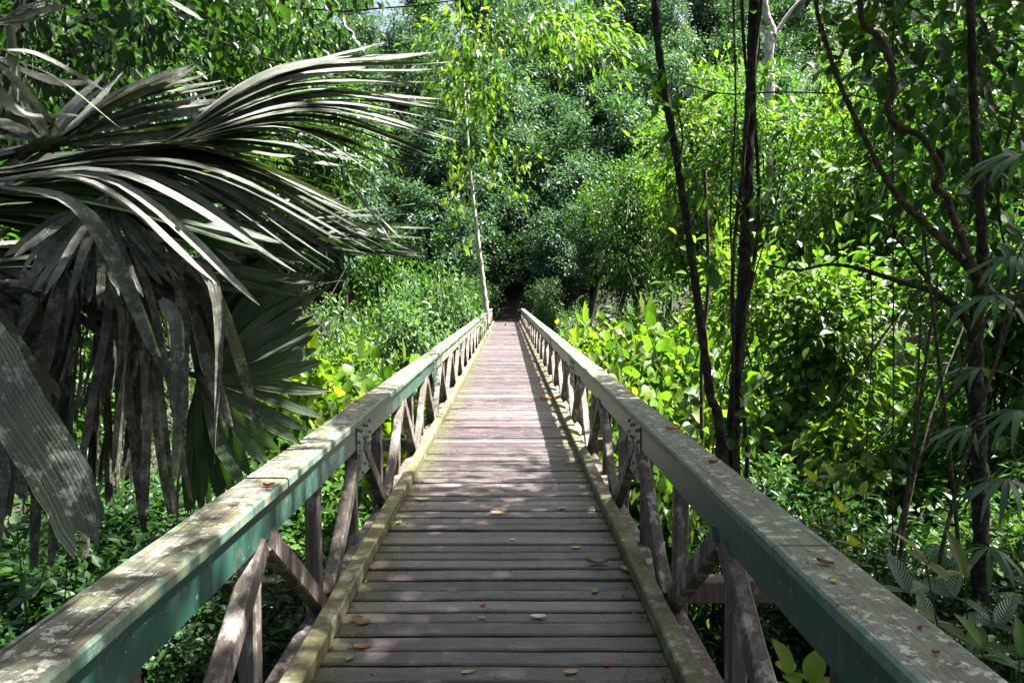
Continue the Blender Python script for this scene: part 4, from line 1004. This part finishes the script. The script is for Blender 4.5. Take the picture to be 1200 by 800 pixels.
# dark green fan in front of the sunlit bushes
frond((232, 442), 3.6, [(290, 355, 350, 318, .3), (310, 375, 388, 335, .4), (315, 400, 372, 366, .4), (310, 425, 366, 392, .4), (310, 440, 378, 425, .3), (300, 460, 378, 488, .3, .06), (285, 480, 352, 520, .2, .06), (275, 500, 312, 545, .1), (255, 510, 285, 575, 0), (240, 515, 262, 596, 0), (230, 515, 238, 602, 0), (222, 515, 218, 602, 0)], 1, .075, 'palm_green', 'soft', .6, jitter=3, face=(0, -1, .15))
frond((232, 442), 3.7, [(230, 380, 235, 320, .1), (260, 370, 300, 320, .2), (290, 380, 350, 340, .3), (300, 405, 360, 380, .3)], 2, .10, 'palm_green', 'soft', .6, jitter=3, face=(0, -1, .15), petiole=False)
# broad lichen-covered blades, nearest
frond((-60, 330), 2.0, [(22, 482, 106, 632, .0, .155), (8, 400, 62, 468, .2, .08)], 0, .14, 'palm_lichen', 'blunt', .3, tw=0, pleat=.07, face=(.2, -1, .35), petiole=False, w0=.5)
# small blades at the upper left corner
frond((-25, 60), 2.8, [(10, 62, 22, 120, .1, .045), (20, 95, 72, 157, .1, .03), (40, 62, 125, 108, .2, .03), (20, 130, 95, 135, .2, .05)], 0, .03, 'palm_grey', 'soft', .5)
frond((-25, 60), 3.0, [(60, 88, 144, 153, .1, .035), (60, 95, 110, 96, .2, .04)], 0, .03, 'palm_grey', 'soft', .5, petiole=False)
frond((-10, 30), 3.1, [(30, 8, 75, -5, .1), (30, 18, 80, 5, .1), (30, 26, 70, 12, .1)], 1, .035, 'palm_grey', 'soft', .5)
frond((150, -30), 4.2, [(190, -5, 238, 24, .1, .035), (160, -10, 180, 10, .1, .03)], 0, .03, 'palm_grey', 'soft', .5, petiole=False)
# fibre bundle at the upper hub and bare petioles
V, Fc = tube(smooth_path([np.array(at(20, 182, 3.3)), np.array(at(58, 168, 3.25)), np.array(at(80, 165, 3.25))], 6), [.02, .03, .01], 9, .3, rng)
link('fibre_hub', np_mesh('fibre_hub', V, Fc, True), M['bark_brown'], palm)
for (a, b_, c_) in [((262, 205), (270, 245), (280, 300)), ((288, 215), (300, 250), (305, 290)), ((10, 20), (22, 120), (35, 230))]:
    V, Fc = tube(smooth_path([np.array(at(*a, 3.7)), np.array(at(*b_, 3.7)), np.array(at(*c_, 3.7))], 6), [.02, .022, .016], 8)
    link('petiole', np_mesh('petiole', V, Fc, True), M['palm_green'], palm)
# darker blades between the pale ones, and the crowded heart of the crown at the left edge
frond((-60, 250), 3.4, [(60, 190, 200, 190, .5), (90, 205, 260, 215, .5), (100, 220, 280, 240, .5), (80, 240, 240, 275, .5), (60, 260, 200, 300, .4), (40, 280, 140, 330, .4)], 2, .11, 'palm_green', 'soft', .5)
frond((-70, 290), 3.5, [(20, 290, 90, 300, .3), (20, 305, 120, 340, .3), (10, 330, 90, 400, .3), (-10, 350, 40, 470, .2), (-30, 370, 0, 520, .1)], 2, .11, 'palm_dead', 'soft', .5)
frond((150, 180), 3.5, [(260, 130, 400, 100, .7), (270, 150, 420, 150, .7), (280, 165, 430, 190, .8), (270, 185, 410, 225, .7), (240, 200, 360, 250, .6)], 2, .075, 'palm_green', 'taper', .5)
frond((210, 260), 3.6, [(260, 250, 345, 255, .4), (270, 270, 370, 285, .4), (270, 290, 360, 320, .4), (255, 310, 320, 350, .3)], 2, .07, 'palm_green', 'soft', .5, petiole=False)
frond((-20, 370), 3.0, [(10, 460, 30, 560, .1), (30, 450, 70, 560, .2), (-10, 480, -20, 620, 0)], 1, .09, 'palm_dead', 'blunt', .5, name='hanging_frond', petiole=False, face=(0, -1, .1))
# fallen yellow leaves caught on the palm
def dropped_leaf(px, py, D, L, col, label, z=None, ang=0.0, name='fallen_leaf', nrm=(0, 0, 1), curl=.2):
    if z is None: p = np.array(at(px, py, D))
    else:
        d = at(px, py, 1.0) - CAM; k = (z - CAM.z) / d.z; p = np.array(CAM + d * k)
    nl, nw = 7, 5; V = []
    for i in range(nl):
        u = i / (nl - 1); half = .27 * (math.sin(math.pi * min(1, u * .92 + .04)) ** .8)
        for j in range(nw):
            q = (j / (nw - 1) - .5) * 2
            V.append(((u - .5) * L, half * q * L, L * (curl * (q * q * .35 * (1 - u * .5) + (u - .5) ** 2 * .7) + .012)))
    V = np.array(V); ca, sa = math.cos(ang), math.sin(ang)
    V = np.stack([V[:, 0] * ca - V[:, 1] * sa, V[:, 0] * sa + V[:, 1] * ca, V[:, 2]], 1)
    i = np.arange(nl - 1)[:, None] * nw; j = np.arange(nw - 1)[None]
    Fc = np.stack([i + j, i + j + 1, i + nw + j + 1, i + nw + j], -1).reshape(-1, 4)
    me = np_mesh(name, V, Fc, True); mk = 'drop_' + col
    if mk not in M:
        cc = {'yellow': (.45, .33, .05), 'tan': (.34, .25, .13), 'red': (.28, .035, .03), 'orange': (.42, .13, .03), 'green': (.12, .22, .04), 'brown': (.12, .06, .035), 'grey': (.17, .18, .14), 'pale': (.45, .45, .33)}[col]
        M[mk] = leaf_mat('fallen_' + col + '_leaf', [tuple(v * .75 for v in cc), cc], .15, .55, (1, 1, .6), 30)
    o = link(name, me, M[mk]); o.location = p; tag(o, label, 'leaf', 'fallen leaves on deck, rails and palm'); return o
dl = dropped_leaf
ZD, ZR = .004, .893
dl(548, 787, 0, .062, 'tan', 'small tan curled leaf on the plank at the very bottom of the deck', ZD, .4)
dl(566, 707, 0, .05, 'orange', 'small rust orange leaf in the middle of the near deck', ZD, .9)
dl(565, 723, 0, .045, 'tan', 'small tan leaf just below the rust orange leaf', ZD, .1)
dl(631, 722, 0, .09, 'pale', 'pale oval leaf on the near deck right of the rust orange leaf', ZD, .1)
dl(669, 787, 0, .07, 'tan', 'tan leaf on the bottom plank, right of centre', ZD, .2)
dl(410, 771, 0, .055, 'green', 'small fresh green leaf on the deck near the left kerb', ZD, 1.1)
dl(425, 757, 0, .10, 'brown', 'curled brown leaf beside the left kerb near the bottom', ZD, .2)
dl(426, 730, 0, .085, 'brown', 'reddish brown leaf on the deck by the left kerb', ZD, .5)
dl(700, 660, 0, .15, 'grey', 'large grey green curled leaf near the right kerb', ZD, .1, curl=.6)
dl(735, 667, 0, .12, 'tan', 'tan leaf lying against the right kerb', ZD, 2.2)
dl(697, 692, 0, .07, 'green', 'small green leaf below the large curled leaf near the right kerb', ZD, 1.4)
dl(675, 641, 0, .075, 'yellow', 'small yellow leaf right of the deck middle', ZD, .4)
dl(659, 595, 0, .09, 'tan', 'brown-tan leaf on the deck level with the right joint plate', ZD, .9)
dl(495, 585, 0, .14, 'pale', 'long pale leaf near the left kerb where the shade begins', ZD, .1)
dl(467, 612, 0, .08, 'green', 'bright green leaf touching the left kerb', ZD, 1.3)
dl(601, 632, 0, .055, 'pale', 'tiny whitish leaf at the middle of the deck', ZD, .5)
dl(583, 601, 0, .12, 'tan', 'flat tan leaf in the middle of the shaded deck', ZD, 0)
dl(669, 542, 0, .13, 'tan', 'tan leaf by the right kerb under the truss', ZD, .3)
dl(657, 523, 0, .12, 'yellow', 'yellowish leaf by the right kerb just past the shade edge', ZD, .2)
dl(640, 468, 0, .22, 'orange', 'orange brown leaf pile leaf by the right kerb on the sunlit deck', ZD, .1, curl=.5)
dl(712, 778, 0, .05, 'red', 'small dark red leaf on the near deck at the right', ZD, .7)
dl(315, 569, 0, .05, 'red', 'red leaf scrap on the left rail top beside the board joint', ZR, .7, curl=.7)
dl(412, 471, 0, .12, 'orange', 'orange leaf lying on the left rail top beyond the joint', ZR, .5)
dl(790, 501, 0, .10, 'orange', 'rust orange leaf on the right rail top near the joint plate', ZR, .1)
dl(836, 542, 0, .055, 'red', 'dark red leaf scrap on the right rail top, farthest', ZR, .3, curl=.6)
dl(977, 680, 0, .028, 'yellow', 'tiny pale yellow leaf on the right rail top', ZR, .9)
dl(1078, 736, 0, .02, 'red', 'small red berry-like leaf scrap on the right rail top', ZR, .5, curl=.9)
dl(1097, 765, 0, .02, 'red', 'small bright red leaf scrap on the right rail top, nearest', ZR, 0, curl=.9)
dl(967, 660, 0, .05, 'brown', 'dry brown twig-like leaf on the right rail top', ZR, -.7, curl=.5)
dl(38, 224, 2.75, .045, 'yellow', 'orange yellow leaf caught on the grey palm blade at the left', ang=.3)
dl(243, 201, 3.0, .03, 'yellow', 'tiny yellow leaf caught on the palm above the hanging blades', ang=.3)
# small leaf crumbs nobody could count on the deck and rails
n = 1500; x = rng.uniform(-.8, .8, n); x = np.where(rng.uniform(size=n) < .82, np.sign(x) * (.8 - rng.exponential(.06, n)), x); y = rng.uniform(2.5, 26, n)
P = np.stack([x, y, np.full(n, .004)], 1)
k2 = 240; P2 = np.stack([np.where(rng.uniform(size=k2) < .5, -1, 1) * rng.uniform(.94, 1.11, k2), rng.uniform(1.2, 14, k2), np.full(k2, .8935)], 1)
P = np.vstack([P, P2]); n = len(P); A = rdir(rng, n); A[:, 2] *= .1; N = rdir(rng, n) * .3; N[:, 2] = 1
Ls = np.concatenate([rng.uniform(.008, .045, 1500), rng.uniform(.006, .022, k2)])
V, Fc = leaves(P, A, N, Ls, Ls * rng.uniform(.1, .5, n), T_DIAMOND)
tag(link('leaf_crumbs', np_mesh('leaf_crumbs', V, Fc), M['litter']), 'tiny brown leaf crumbs and needles scattered on deck and rails', 'leaf litter', kind='stuff')
